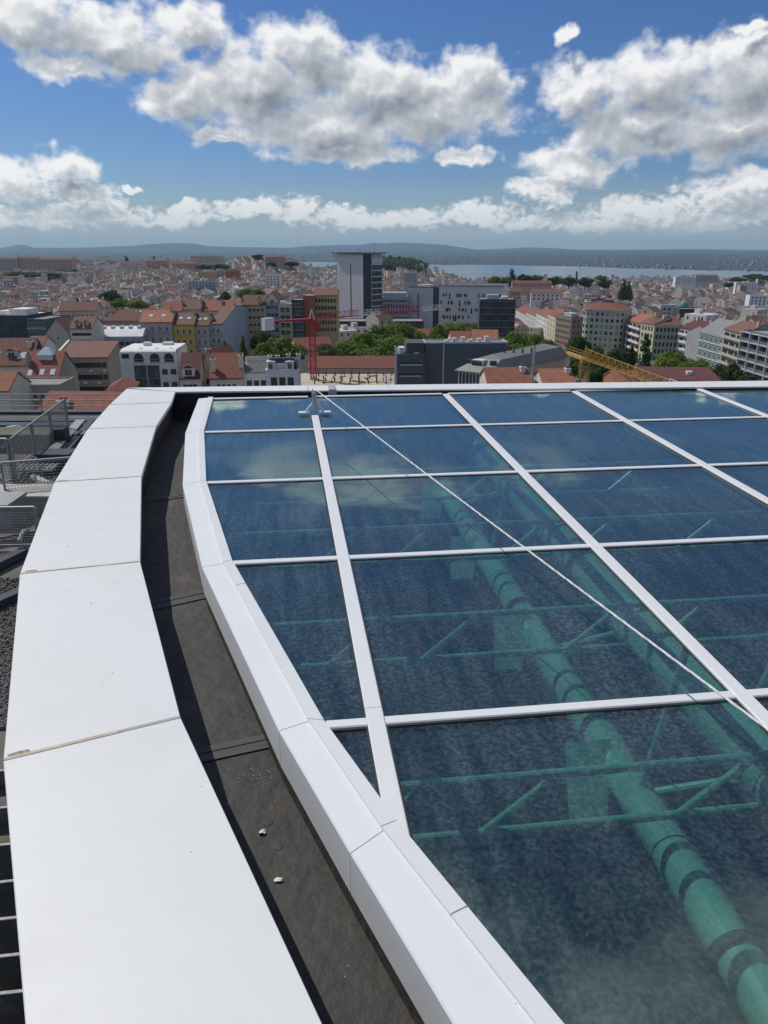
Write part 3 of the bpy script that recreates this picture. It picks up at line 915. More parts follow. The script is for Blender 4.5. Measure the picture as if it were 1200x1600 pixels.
# ranges of hills behind the river; profile = photo column -> crest row
CREST = [(-200, 387), (0, 387), (18, 385), (26, 382), (42, 383), (52, 387), (120, 387), (200, 384.5), (240, 381), (275, 379.5), (300, 380.5), (330, 385), (400, 386.5), (450, 387), (490, 384), (530, 383), (560, 382.5), (585, 379.5), (600, 380.5), (620, 379), (650, 380), (690, 382), (720, 386.5), (745, 390), (790, 388.5), (830, 386.5), (860, 387.5), (900, 390), (1000, 392.5), (1100, 394), (1200, 395), (1500, 396)]
def crest(u):
    for (a, va), (b, vb) in zip(CREST, CREST[1:]):
        if a <= u <= b:
            t = (u - a) / (b - a); t = t * t * (3 - 2 * t)
            return va + (vb - va) * t
    return 396
for (dist, lift, label, nm) in ((22000, 0.0, 0, 'hills'), (15000, -5.5, 1, 'foothills')):
    m = MB()
    prof = []
    n_ = 240
    for i in range(n_ + 1):
        u = -200 + 1600 * i / n_
        v = crest(u) if label == 0 else 394.5 + .003 * u + 1.4 * sin(u * .013) + .7 * sin(u * .045 + 1)
        c_ = pix(u, v, dist)
        prof.append((c_.x, c_.z))
    for k, (fy, fz) in enumerate([(0.82, 0.0), (.9, .45), (.96, .85), (1.0, 1.0), (1.05, .8), (1.15, 0.0)]):
        line = [(x * fy, dist * fy, -70 + (z + 70) * fz + (6 * sin(i * .7 + k * 2) + 5 * sin(i * .31 + k)) * (1 if 0 < fz < 1 else 0)) for i, (x, z) in enumerate(prof)]
        if k:
            for i in range(n_):
                m.face([prev[i], prev[i + 1], line[i + 1], line[i]])
        prev = line
    tag(m.build(nm, MT['hill'], smooth=True), kind='structure')
# the air: even haze over the whole scene
hm = MB()
hm.box(-26000, 26000, -1200, 30500, -95, 205)
hz_ = hm.build('haze', [])
hmat = bpy.data.materials.new('haze_air')
hmat.use_nodes = True
t = hmat.node_tree; t.nodes.clear()
pv = t.nodes.new('ShaderNodeVolumePrincipled')
pv.inputs['Color'].default_value = (.52, .78, 1.0, 1)
pv.inputs['Density'].default_value = 3.2e-5
pv.inputs['Anisotropy'].default_value = .15
ou = t.nodes.new('ShaderNodeOutputMaterial')
t.links.new(pv.outputs[0], ou.inputs['Volume'])
hz_.data.materials.append(hmat)
tag(hz_, 'thin blue haze over the city and river', 'haze', kind='stuff')

# ------------------------------------------------------------------ building kit
def cmat(name, c, rough=.85, var=.12, scale=.6, **k):
    return mat(name, c, rough, var, scale, **k)
WM = {k: cmat('render_' + k, c, stain=tuple(x * .6 for x in c), stain_amt=.35, stain_scale=.35) for k, c in dict(
    white=(.70, .69, .66), cream=(.62, .57, .47), beige=(.46, .41, .33), concrete=(.33, .30, .25), yellow=(.58, .42, .10), palegreen=(.50, .53, .40), green=(.30, .36, .23),
    pink=(.50, .33, .29), greypink=(.44, .39, .38), grey=(.40, .41, .42), bluegrey=(.37, .41, .45), brown=(.27, .21, .17), brick=(.42, .16, .08), ochre=(.52, .42, .22),
    dark=(.055, .062, .07), slate=(.085, .105, .125), teal=(.17, .25, .23), paleyellow=(.60, .56, .38), tower=(.62, .61, .60), offwhite=(.62, .61, .58)).items()}
def tilemat(name, c):
    m = cmat(name, c, .9, .30, 1.6, stain=(c[0] * .45, c[1] * .6, c[2] * .7), stain_amt=.6, stain_scale=.5, objvar=.14)
    return m
RF = dict(red=tilemat('red_roof_tile', (.215, .075, .052)), orange=tilemat('orange_roof_tile', (.29, .115, .07)), brown=tilemat('brown_roof_tile', (.165, .082, .058)), darkred=tilemat('dark_red_roof_tile', (.10, .035, .03)),
          zinc=cmat('zinc_roof', (.20, .20, .19), .55, .15, .3, metal=.2), felt=cmat('flat_roof_felt', (.24, .235, .225), .9, .25, .4), pale=cmat('pale_roof_sheet', (.62, .62, .60), .7, .12, .4), darkfelt=cmat('dark_roof_felt', (.07, .07, .075), .9, .2, .4))
MT['pane'] = mat('window_glass', (.035, .042, .05), .12, .3, .25, objvar=.35)
MT['curtain_glass'] = mat('curtain_wall_glass', (.05, .065, .08), .15, .4, .25, objvar=.5)
MT['wframe'] = mat('window_frame_white', (.68, .68, .66), .6, .05)
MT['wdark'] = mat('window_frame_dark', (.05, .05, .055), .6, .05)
MT['shutter'] = mat('closed_shutter', (.40, .40, .38), .7, .1, objvar=.25)
MT['rail'] = mat('railing_paint', (.45, .46, .47), .5, .05)
_wm = {}
def winmesh(w, h, frame='w', arch=False, pane='pane', sill=True):
    key = (round(w, 2), round(h, 2), frame, arch, pane, sill)
    if key in _wm: return _wm[key]
    m = MB()
    f = min(.09, w * .09)
    if arch:
        n = 10
        def ring(k, y):
            r_ = w / 2 - k
            return [(-r_, y, -h / 2 + k), (r_, y, -h / 2 + k)] + [(r_ * cos(t), y, h / 2 - w / 2 + r_ * sin(t)) for t in [pi * i / n for i in range(n + 1)]]
        m.quadstrip(ring(0, 0), ring(0, -.08), 0); m.quadstrip(ring(0, -.08), ring(f, -.08), 0); m.quadstrip(ring(f, -.08), ring(f, -.02), 0)
        m.face(ring(f, -.02), 1)
    else:
        def ring(k, y): return [(-w / 2 + k, y, -h / 2 + k), (w / 2 - k, y, -h / 2 + k), (w / 2 - k, y, h / 2 - k), (-w / 2 + k, y, h / 2 - k)]
        m.quadstrip(ring(0, .05), ring(0, -.07), 0); m.quadstrip(ring(0, -.07), ring(f, -.07), 0); m.quadstrip(ring(f, -.07), ring(f, -.015), 0)
        m.face(ring(f, -.015), 1)
        if w > .9: m.box(-.025, .025, -.05, -.012, -h / 2 + f, h / 2 - f, 0)
        if sill: m.box(-w / 2 - .08, w / 2 + .08, -.16, .02, -h / 2 - .10, -h / 2 - .004, 0)
    me = m.mesh('window', [{'w': MT['wframe'], 'd': MT['wdark'], 'g': MT['rail']}[frame], MT[pane]])
    _wm[key] = me
    return me
FACE_ROT = {'F': 0.0, 'R': pi / 2, 'L': -pi / 2, 'B': pi}
def solve_u(A, d, u):
    k = (u - 600) / F
    dz = A.z - CAM.z
    return (k * (A.y * CP - dz * SP) - A.x) / (d.x - k * CP * d.y)
class Bld:
    def __init__(s, name, label, u0, v0, D, u1, yaw=0, depth=12, side_u=None, wall='white', base=None, cat='building', group=None, build_wall=True, parapet=None):
        s.yaw = radians(yaw)
        A = pix(u0, v0, D)
        d = Vector((cos(s.yaw), sin(s.yaw), 0)); e = Vector((-sin(s.yaw), cos(s.yaw), 0))
        s.W = solve_u(A, d, u1)
        s.Dp = depth
        if side_u is not None:
            s.Dp = solve_u(A + d * s.W, e, side_u)
        mid = A + d * s.W / 2 + e * s.Dp / 2
        zb = (min(terrain(A.x, A.y), terrain(mid.x, mid.y)) - 2) if base is None else base
        s.h = A.z - zb
        s.root = empty(name, Matrix.Translation((A.x, A.y, zb)) @ Matrix.Rotation(s.yaw, 4, 'Z'))
        tag(s.root, label, cat, group)
        s.wall = WM[wall] if isinstance(wall, str) else wall
        if build_wall:
            s.part('wall', s.wall, lambda m: m.box(0, s.W, 0, s.Dp, 0, s.h))
    def part(s, name, mt, fn, parent=None, smooth=False):
        m = MB(); fn(m)
        return m.build(name, mt, parent or s.root, smooth)
    def boxp(s, name, mt, *a, parent=None):
        return s.part(name, mt, lambda m: m.box(*a), parent)
    def flat(s, mt='felt', rim=.5, rimmat=None):
        rm = rimmat or s.wall
        s.roof = s.part('roof', [RF[mt], rm], lambda m: (m.box(.25, s.W - .25, .25, s.Dp - .25, s.h - .1, s.h + .06, 0),
            m.box(-.05, s.W + .05, -.05, .25, s.h + .002, s.h + rim, 1), m.box(-.05, s.W + .05, s.Dp - .25, s.Dp + .05, s.h + .002, s.h + rim, 1),
            m.box(-.05, .25, .252, s.Dp - .252, s.h + .002, s.h + rim, 1), m.box(s.W - .25, s.W + .05, .252, s.Dp - .252, s.h + .002, s.h + rim, 1)))
        return s
    def gable(s, rh=3, mt='red', ov=.4, axis='x', gm=None, t=.25, asym=.5):
        W_, Dp, h = s.W, s.Dp, s.h
        gm = gm or s.wall
        if axis == 'x':
            yr = Dp * asym
            pr = lambda x: [(x, -ov, h - ov * rh / yr * .6), (x, yr, h + rh), (x, Dp + ov, h - ov * .4)]
            def fn(m):
                a, b = pr(-ov * .6), pr(W_ + ov * .6)
                up = lambda P: [(x, y, z + t) for x, y, z in P]
                A, B = up(a), up(b)
                m.face([A[0], B[0], B[1], A[1]]); m.face([A[1], B[1], B[2], A[2]])
                m.face([a[0], A[0], A[1], a[1]]); m.face([a[1], A[1], A[2], a[2]])
                m.face([b[1], B[1], B[0], b[0]]); m.face([b[2], B[2], B[1], b[1]])
                m.face([b[0], B[0], A[0], a[0]]); m.face([a[2], A[2], B[2], b[2]])
                m.face([a[1], b[1], b[0], a[0]]); m.face([a[2], b[2], b[1], a[1]])
                for x in (0, W_):
                    m.face([(x, 0, h), (x, yr, h + rh), (x, Dp, h)], 1)
        else:
            xr = W_ * asym
            pr = lambda y: [(-ov, y, h - ov * .4), (xr, y, h + rh), (W_ + ov, y, h - ov * .4)]
            def fn(m):
                a, b = pr(-ov * .6), pr(Dp + ov * .6)
                up = lambda P: [(x, y, z + t) for x, y, z in P]
                A, B = up(a), up(b)
                m.face([A[0], A[1], B[1], B[0]]); m.face([A[1], A[2], B[2], B[1]])
                m.face([a[0], a[1], A[1], A[0]]); m.face([a[1], a[2], A[2], A[1]])
                m.face([b[1], b[0], B[0], B[1]]); m.face([b[2], b[1], B[1], B[2]])
                m.face([a[0], A[0], B[0], b[0]]); m.face([b[2], B[2], A[2], a[2]])
                for y in (0, Dp):
                    m.face([(0, y, h), (W_, y, h), (xr, y, h + rh)], 1)
        s.roof = s.part('roof', [RF[mt], gm], fn)
        return s
    def hip(s, rh=3, mt='red', ov=.4, inset=None, t=.2):
        W_, Dp, h = s.W, s.Dp, s.h
        i = inset if inset is not None else min(W_, Dp) * .5
        def fn(m):
            e = [(-ov, -ov, h), (W_ + ov, -ov, h), (W_ + ov, Dp + ov, h), (-ov, Dp + ov, h)]
            E = [(x, y, z + t) for x, y, z in e]
            m.quadstrip(e, E)
            m.face(list(reversed(e)))
            if W_ >= Dp:
                r0, r1 = (i, Dp / 2, h + rh), (max(W_ - i, i + .1), Dp / 2, h + rh)
                m.face([E[0], E[1], r1, r0]); m.face([E[1], E[2], r1]); m.face([E[2], E[3], r0, r1]); m.face([E[3], E[0], r0])
            else:
                r0, r1 = (W_ / 2, i, h + rh), (W_ / 2, max(Dp - i, i + .1), h + rh)
                m.face([E[0], E[1], r0]); m.face([E[1], E[2], r1, r0]); m.face([E[2], E[3], r1]); m.face([E[3], E[0], r0, r1])
        s.roof = s.part('roof', RF[mt], fn)
        return s
    def wins(s, face='F', cols=4, rows=3, w=1.2, h=1.6, top=2.0, fl=3.2, x0=1.2, x1=1.2, frame='w', arch=False, pane='pane', sill=True, skip=0.0, name='window', z=None):
        L = s.W if face in 'FB' else s.Dp
        me = winmesh(w, h, frame, arch, pane, sill)
        for r_ in range(rows):
            zc = s.h - top - r_ * fl
            if zc < h: break
            for c in range(cols):
                if skip and R.random() < skip: continue
                x = x0 + (L - x0 - x1) * ((c + .5) / cols)
                loc = {'F': (x, -.012, zc), 'R': (s.W + .012, x, zc), 'L': (-.012, L - x, zc), 'B': (L - x, s.Dp + .012, zc)}[face]
                link(name, me, s.root, Matrix.Translation(loc) @ Matrix.Rotation(FACE_ROT[face], 4, 'Z'))
        return s
    def bands(s, n, top, fl, th=.5, out=.12, mt=None, faces='F', name='band'):
        for k in range(n):
            z = s.h - top - k * fl
            mt_ = mt or s.wall
            if 'F' in faces: s.boxp(name, mt_, -.02, s.W + .02, -out, -.004, z - th / 2, z + th / 2)
            if 'R' in faces: s.boxp(name, mt_, s.W + .004, s.W + out, -.02, s.Dp, z - th / 2, z + th / 2)
            if 'L' in faces: s.boxp(name, mt_, -out, -.004, -.02, s.Dp, z - th / 2, z + th / 2)
        return s
    def balconies(s, cols, rows, top, fl, x0, x1, w=2.2, d=.9, mt=None, solid=False, h=1.0):
        mt_ = mt or s.wall
        for r_ in range(rows):
            for c in range(cols):
                x = x0 + (s.W - x0 - x1) * ((c + .5) / cols)
                z = s.h - top - r_ * fl
                def fn(m):
                    m.box(x - w / 2, x + w / 2, -d, -.004, z - .14, z, 0)
                    if solid:
                        m.box(x - w / 2, x + w / 2, -d, -d + .1, z, z + h, 0)
                        m.box(x - w / 2, x - w / 2 + .1, -d + .1, -.004, z, z + h, 0); m.box(x + w / 2 - .1, x + w / 2, -d + .1, -.004, z, z + h, 0)
                    else:
                        m.box(x - w / 2, x + w / 2, -d, -d + .05, z + h - .05, z + h, 1)
                        k = -w / 2
                        while k <= w / 2 - .04:
                            m.box(x + k, x + k + .035, -d, -d + .035, z, z + h - .05, 1); k += .22
                s.part('balcony', [mt_, MT['rail']], fn)
        return s
    def chimney(s, x, y, w=.8, d=.8, h=2.0, z=None, mt=None, pots=True):
        z = s.h if z is None else z
        o = s.part('chimney', [mt or s.wall, RF['red']], lambda m: (m.box(x - w / 2, x + w / 2, y - d / 2, y + d / 2, z - 1.5, z + h), m.box(x - w / 2 - .1, x + w / 2 + .1, y - d / 2 - .1, y + d / 2 + .1, z + h + .002, z + h + .16), pots and m.box(x - w * .3, x + w * .3, y - d * .25, y + d * .25, z + h + .16, z + h + .5, 1)), s.roof)
        return s
    def skylight(s, fx, fy, rh, w=1.2, l=1.4, asym=.5):
        """roof window on the front slope of an x gable"""
        yr = s.Dp * asym
        y = fy * yr; x = fx * s.W
        sl = rh / yr
        z = s.h + y * sl + .30
        def fn(m):
            b = [(x - w / 2, y - l / 2, z - l / 2 * sl), (x + w / 2, y - l / 2, z - l / 2 * sl), (x + w / 2, y + l / 2, z + l / 2 * sl), (x - w / 2, y + l / 2, z + l / 2 * sl)]
            m.prism(b, [(p[0], p[1], p[2] + .12) for p in b])
        s.part('skylight', MT['skyl'], fn, s.roof)
        return s
    def dormer(s, x, y, w=1.8, h=1.7, d=2.2, z=None, mt='red', wall=None, rise=.6):
        z = s.h if z is None else z
        o = s.part('dormer', [wall or s.wall, RF[mt]], lambda m: (m.box(x - w / 2, x + w / 2, y, y + d, z, z + h), m.prism([(x - w / 2 - .15, y - .2, z + h + .002), (x + w / 2 + .15, y - .2, z + h + .002), (x + w / 2 + .15, y + d, z + h + .002), (x - w / 2 - .15, y + d, z + h + .002)], [(x - .05, y - .2, z + h + rise), (x + .05, y - .2, z + h + rise), (x + .05, y + d, z + h + rise), (x - .05, y + d, z + h + rise)], 1)), s.roof)
        link('window', winmesh(w * .62, h * .72, 'w', False, 'pane', False), o, Matrix.Translation((x, y - .02, z + h * .5)))
        return s
MT['skyl'] = mat('rooflight_glass', (.55, .60, .62), .15, .1, .5)
MT['ac'] = mat('air_unit_paint', (.62, .62, .60), .6, .1)
def roofbox(b, x0, x1, y0, y1, h, mt=None, z=None, name='plant_box'):
    z = b.h + .065 if z is None else z
    return b.boxp(name, mt or MT['ac'], x0, x1, y0, y1, z, z + h, parent=b.roof)

# ------------------------------------------------------------------ near left
b = Bld('office_block', 'concrete office block with brown tiled roof and three bands of dark windows', 88, 560, 190, 168, 5, depth=13, wall='concrete')
b.gable(2.4, 'brown', .3, asym=1.0)
b.bands(4, .2, 2.95, .35, .18, None, 'F')
b.wins('F', 4, 4, 2.55, 1.25, 1.75, 2.95, .35, 1.6, 'd', sill=False); b.wins('F', 1, 4, 1.0, 1.25, 1.75, 2.95, b.W - 1.7, .2, 'd', sill=False)
for k in range(7):
    b.boxp('air_unit', MT['ac'], 1 + k * 1.65, 1.7 + k * 1.65, -.5, -.12, b.h - 2.95 * (1 + k % 2) - .35, b.h - 2.95 * (1 + k % 2) + .15)
b.boxp('verge_wall', b.wall, -.6, -.15, -.5, b.Dp + .4, b.h - .6, b.h + .4)
def rake(m):
    m.prism([(-.7, -.4, b.h - .3), (-.1, -.4, b.h - .3), (-.1, b.Dp, b.h + 1.9), (-.7, b.Dp, b.h + 1.9)], [(-.7, -.4, b.h + .5), (-.1, -.4, b.h + .5), (-.1, b.Dp, b.h + 3.0), (-.7, b.Dp, b.h + 3.0)])
b.part('verge_coping', WM['offwhite'], rake)

b = Bld('arched_office', 'white office building with three arched attic windows and tall dark glass strips', 188, 568, 178, 277, 3, depth=14, wall='offwhite')
b.flat('pale', .3)
# attic with vaults
L_ = b.W
def attic(m):
    m.box(0, L_, .05, b.Dp * .9, b.h + .01, b.h + 2.4, 0)
b.part('attic', [WM['white']], attic)
def vault(m):
    n = 8
    for k in range(n):
        t0, t1 = pi / 2 * k / n, pi / 2 * (k + 1) / n
        y0, z0 = 2.2 * (1 - cos(t0)) , b.h + 2.4 + .7 * sin(t0)
        y1, z1 = 2.2 * (1 - cos(t1)), b.h + 2.4 + .7 * sin(t1)
        m.face([(.15, y0, z0), (L_ - .15, y0, z0), (L_ - .15, y1, z1), (.15, y1, z1)])
    m.box(.15, L_ - .15, 2.2, b.Dp * .88, b.h + 2.402, b.h + 3.1)
b.part('vaulted_roof', WM['white'], vault)
for fx in (.33, .61, .86):
    link('arched_window', winmesh(2.1, 2.2, 'd', True), b.root, Matrix.Translation((fx * L_, .0, b.h + 1.15)))
    b.part('vault_hood', WM['white'], lambda m: [m.face([(fx * L_ + 1.25 * cos(pi * k / 8), -.02, b.h + 1.35 + 1.25 * sin(pi * k / 8)), (fx * L_ + 1.25 * cos(pi * k / 8), 2.0, b.h + 2.2 + 1.25 * sin(pi * k / 8)), (fx * L_ + 1.25 * cos(pi * (k + 1) / 8), 2.0, b.h + 2.2 + 1.25 * sin(pi * (k + 1) / 8)), (fx * L_ + 1.25 * cos(pi * (k + 1) / 8), -.02, b.h + 1.35 + 1.25 * sin(pi * (k + 1) / 8))]) for k in range(8)])
link('window', winmesh(1.6, .9, 'd'), b.root, Matrix.Translation((.1 * L_, .03, b.h + 1.7)))
b.boxp('attic_rail', MT['rail'], .2 * L_, .95 * L_, -.12, -.06, b.h + .9, b.h + .96)
for fx in (.34, .57):
    for k in range(4):
        for c in range(2):
            link('glazed_strip', winmesh(1.35, 2.9, 'd', False, 'curtain_glass', False), b.root, Matrix.Translation((fx * L_ + (c - .5) * 1.4, -.02, b.h - 1.9 - k * 3.0)))
for r_ in range(4):
    for fx in (.77, .92):
        link('window', winmesh(1.25, 1.1, 'd'), b.root, Matrix.Translation((fx * L_, -.02, b.h - 1.9 - r_ * 3.0)))
roofbox(b, L_ * .3, L_ * .42, b.Dp * .5, b.Dp * .62, .8, z=b.h + 3.11); roofbox(b, L_ * .62, L_ * .8, b.Dp * .6, b.Dp * .75, .6, z=b.h + 3.11)

b = Bld('tiled_house', 'pale house with brown gabled roof and a dormer at the far left edge', -30, 572, 175, 44, 4, depth=14, wall='cream')
b.gable(5.2, 'brown', .4).dormer(b.W * .60, 2.2, 2.6, 1.8, 3.0, b.h + 1.2, 'brown').chimney(b.W * .93, 5, .8, 1.6, 2.2, b.h + 2.5)
b.wins('F', 4, 3, 1.2, 1.6, 2.2, 3.1)
for fx, fy in ((.30, .35), (.78, .30), (.86, .32)): b.skylight(fx, fy, 5.2, .9, 1.5)
b = Bld('blank_house', 'narrow white rendered house with blank side wall beside the tiled house', 47, 545, 182, 66, 6, depth=10, wall='white')
b.gable(2.2, 'brown', .2).chimney(b.W * .2, 2, .7, .7, 1.6, b.h + .8).wins('F', 2, 2, .9, 1.4, 3.0, 3.2)
b = Bld('terrace_house', 'low house with red roof and a pale glass pyramid rooflight', 37, 593, 165, 90, 3, depth=13, wall='concrete')
b.gable(5.0, 'red', .3)
for fx, fy in ((.15, .18), (.50, .2), (.82, .2)): b.skylight(fx, fy, 5.0, 1.0, 1.3)
b.part('glass_pyramid', MT['skyl'], lambda m: (m.box(b.W * .28, b.W * .72, 4.2, 7.4, b.h + 3.0, b.h + 4.6), m.prism([(b.W * .26, 4.0, b.h + 4.62), (b.W * .74, 4.0, b.h + 4.62), (b.W * .74, 7.6, b.h + 4.62), (b.W * .26, 7.6, b.h + 4.62)], [(b.W * .42, 5.3, b.h + 6.0), (b.W * .58, 5.3, b.h + 6.0), (b.W * .58, 6.2, b.h + 6.0), (b.W * .42, 6.2, b.h + 6.0)])))
b.chimney(b.W * .04, 3.5, .7, 1.4, 3.2, b.h + 1.5)
b.wins('F', 5, 3, 1.5, 1.3, 1.6, 3.0, .4, .4, 'w')
b = Bld('low_annex', 'low grey annex with a row of dark square windows', 14, 604, 150, 92, 3, depth=9, wall='concrete')
b.flat('felt', .35).wins('F', 7, 2, 1.0, 1.2, 1.9, 3.0, .4, .4, 'w')
b = Bld('orange_roof_house', 'house corner with plain orange roof at the left edge', -40, 612, 140, 13, 2, depth=10, wall='cream')
b.gable(2.6, 'orange', .3)
b = Bld('red_roof_hall', 'long low hall with faded red roof just behind the railing', 8, 738, 72, 178, -2, depth=12, wall='cream')
b.gable(5.6, 'red', .3, asym=.99)
b.skylight(.93, .86, 5.6, 1.6, 1.6, .99); b.chimney(b.W * .22, 9.5, 1.2, .8, .9, b.h + 4.2)
b = Bld('small_hip_house', 'little house with a hipped red roof below the white arched building', 168, 612, 150, 207, 10, depth=9, wall='greypink')
b.hip(1.9, 'red'); b.wins('F', 2, 1, .9, 1.2, 2.2)

# mid left
b = Bld('gable_house', 'beige house with a blank gable and stacked balconies beside it', 72, 520, 245, 108, -12, depth=13, wall='beige')
b.gable(4.2, 'brown', .25, axis='y')
b.chimney(b.W * .85, 4, .8, .8, 1.8, b.h + 1.5)
b.wins('F', 1, 1, .9, .9, 1.6, 3, b.W * .45, b.W * .45)
b = Bld('balcony_block', 'cream apartment block with three continuous balconies by the blank gable', 109, 514, 243, 144, 4, depth=13, wall='cream')
b.gable(3.0, 'brown', .3).dormer(b.W * .3, 1, 1.5, 1.5, 2, b.h + .4, 'red').dormer(b.W * .68, 1, 1.5, 1.5, 2, b.h + .4, 'red')
b.wins('F', 3, 3, 1.9, 1.5, 2.0, 3.0, .5, .5, 'd').balconies(1, 3, 3.0, 3.0, .4, .4, b.W - .6, 1.0, solid=True)
b = Bld('metal_clad_block', 'low blue-grey clad building with pale curved sheet roof', 148, 527, 255, 222, 4, side_u=238, wall='bluegrey')
def curved(m):
    n = 8
    for k in range(n):
        y0, y1 = b.Dp * k / n, b.Dp * (k + 1) / n
        z = lambda y: b.h + .2 + 2.6 * sin(pi * (y / b.Dp))
        m.face([(-.2, y0, z(y0)), (b.W + .2, y0, z(y0)), (b.W + .2, y1, z(y1)), (-.2, y1, z(y1))])
        for x in (-.2, b.W + .2): m.face([(x, y0, b.h), (x, y1, b.h), (x, y1, z(y1)), (x, y0, z(y0))])
    m.box(-.2, b.W + .2, -.1, b.Dp, b.h + .003, b.h + .2)
b.roof = b.part('curved_roof', RF['pale'], curved, smooth=False)
for k in range(5): roofbox(b, b.W * (.08 + .19 * k), b.W * (.15 + .19 * k), b.Dp * .3, b.Dp * .5, .5, z=b.h + 2.5, name='roof_vent')
b.bands(3, 1.0, 2.2, .15, .06, WM['slate']); b.wins('F', 8, 2, 1.4, 1.1, 2.0, 3.0, .4, .4, 'd')
b = Bld('dark_glass_block', 'dark glass office block with white rooftop boxes at the left edge', -30, 494, 300, 40, -6, depth=20, wall='dark')
b.flat('pale', .4); roofbox(b, b.W * .55, b.W * .92, 3, 12, 2.4, WM['white']); roofbox(b, b.W * .25, b.W * .42, 4, 12, 1.6, WM['white'])
b.wins('F', 10, 5, 1.5, 1.7, 1.6, 3.3, .3, .3, 'd', pane='curtain_glass')
b = Bld('grey_glass_block', 'grey-green office block with deep window bands next to the dark glass block', 41, 500, 296, 70, -6, depth=18, wall='slate')
b.flat('felt', .4); b.wins('F', 6, 4, 1.2, 1.8, 1.8, 3.3, .3, .3, 'g', pane='curtain_glass').bands(4, 3.2, 3.3, .4, .3, WM['grey'])
b = Bld('pink_hall', 'pinkish long hall with a row of round windows and red hipped roof', 160, 502, 330, 226, 4, depth=15, wall='pink')
b.hip(4.5, 'brown', .4); b.wins('F', 7, 1, 1.1, 1.1, 2.2, 3, 1, 1, 'w')
b = Bld('long_shed', 'long hall with brown roof among dark trees', 92, 486, 400, 150, 3, depth=12, wall='beige')
b.gable(4, 'brown', .4); b.wins('F', 7, 1, 1.1, 1.6, 2.2)
ROWL = [  # left-centre street, u0, v, u1, wall, roof, label
    (218, 504, 268, 'greypink', 'brown', 'low grey-pink house with brown roof and two pale rooflights'),
    (270, 508, 303, 'yellow', 'brown', 'bright yellow apartment house with arched balconies'),
    (303, 509, 326, 'greypink', 'brown', 'pale pink apartment house right of the yellow one'),
    (326, 507, 347, 'grey', 'brown', 'grey apartment house with a huge blank side wall')]
for i, (u0, v, u1, wl, rf, lab) in enumerate(ROWL):
    b = Bld('apartment_house', lab, u0, v, 262 + i * 1.5, u1, 3, depth=15, side_u=391 if i == 3 else None, wall=wl, group='street row left of the red crane')
    if i == 3:
        b.Dp_side = b.Dp
    b.gable(3.2, 'brown' if i != 0 else 'orange', .3, asym=.5 if i < 3 else .45, gm=WM['bluegrey'] if i == 3 else None)
    n = max(2, round(b.W / 2.4))
    b.wins('F', n, 5, 1.0, 1.7, 2.2, 3.3, .5, .5, 'w', arch=(i == 1)); b.balconies(n, 4, 3.3, 3.3, .5, .5, 1.5, .6)
    for fx in (.3, .7): b.skylight(fx, .5, 3.2, 1.2, 1.3)
    if i == 3:
        b.boxp('blank_wall', WM['bluegrey'], b.W + .01, b.W + .16, -.01, b.Dp, 0, b.h)
    b.chimney(b.W * .9, b.Dp * .45, .7, 1.2, 1.6, b.h + 2.6)
ROWM = [
    (255, 487, 283, 'greypink', 'red', 'muted house with red roof, leftmost of the upper middle terrace', 3),
    (284, 484, 313, 'grey', 'brown', 'grey house with brown roof in the upper middle terrace', 3),
    (314, 486, 346, 'beige', 'orange', 'beige house with bright orange roof, left of two alike', 3),
    (347, 485, 378, 'greypink', 'orange', 'pinkish house with bright orange roof, right of two alike', 3)]
for i, (u0, v, u1, wl, rf, lab, fl) in enumerate(ROWM):
    b = Bld('terrace_house', lab, u0, v, 330 + i * 2, u1, 2, depth=14, wall=wl, group='terrace behind the yellow house')
    b.gable(3.6, rf, .3); n = max(2, round(b.W / 2.6)); b.wins('F', n, 4, 1.1, 1.6, 2.0, 3.2, .5, .5); b.chimney(b.W * .95, 5, .7, 1.2, 1.6, b.h + 2.6)
b = Bld('apartment_block', 'tall ochre-beige apartment block with brick-brown roof and gridded windows', 378, 477, 338, 415, 3, depth=15, wall='ochre')
b.gable(3.6, 'brown', .3); b.wins('F', 5, 6, 1.4, 1.5, 2.0, 3.1, .6, .6, 'w'); b.chimney(b.W * .75, 1.5, 2.2, 1.4, 2.2, b.h + 1)
b = Bld('gabled_block', 'pale grey block with white gable and red ridged roof', 414, 472, 340, 436, 2, depth=22, wall='grey')
b.gable(4, 'red', .3, axis='y', gm=WM['white']); b.wins('F', 3, 5, 1.5, 1.7, 2.2, 3.2, .6, .6, 'w'); b.dormer(b.W * .5, -.2, 2.0, 1.5, 2, b.h - 1.0, 'red')
b = Bld('olive_block', 'olive-yellow block with dark balconies and a white roof tank', 435, 476, 338, 455, 2, depth=14, wall='paleyellow')
b.flat('felt', .4); b.wins('F', 2, 5, 1.8, 1.9, 2.2, 3.2, .5, .5, 'd'); b.balconies(2, 4, 3.1, 3.2, .4, .4, 2.2, .8)
roofbox(b, .5, 3, 2, 5, 1.2, WM['white'])
b = Bld('glass_infill', 'dark glazed stair block beside the brick-orange gable', 455, 470, 341, 474, 2, depth=14, wall='dark')
b.flat('felt', .4); b.wins('F', 3, 5, 1.4, 2.0, 1.8, 3.2, .3, .3, 'g', pane='curtain_glass')
b = Bld('brick_block', 'windowless brick-orange block left of the grey tower', 473, 463, 344, 490, 0, depth=14, wall='brick')
b.flat('felt', .3)
b = Bld('brown_block', 'brownish apartment block with rows of small windows against the tower', 490, 462, 350, 527, 0, depth=14, wall='ochre')
b.gable(2.5, 'brown', .3); b.wins('F', 7, 5, .9, 1.4, 2.0, 3.1, .5, .5, 'd')

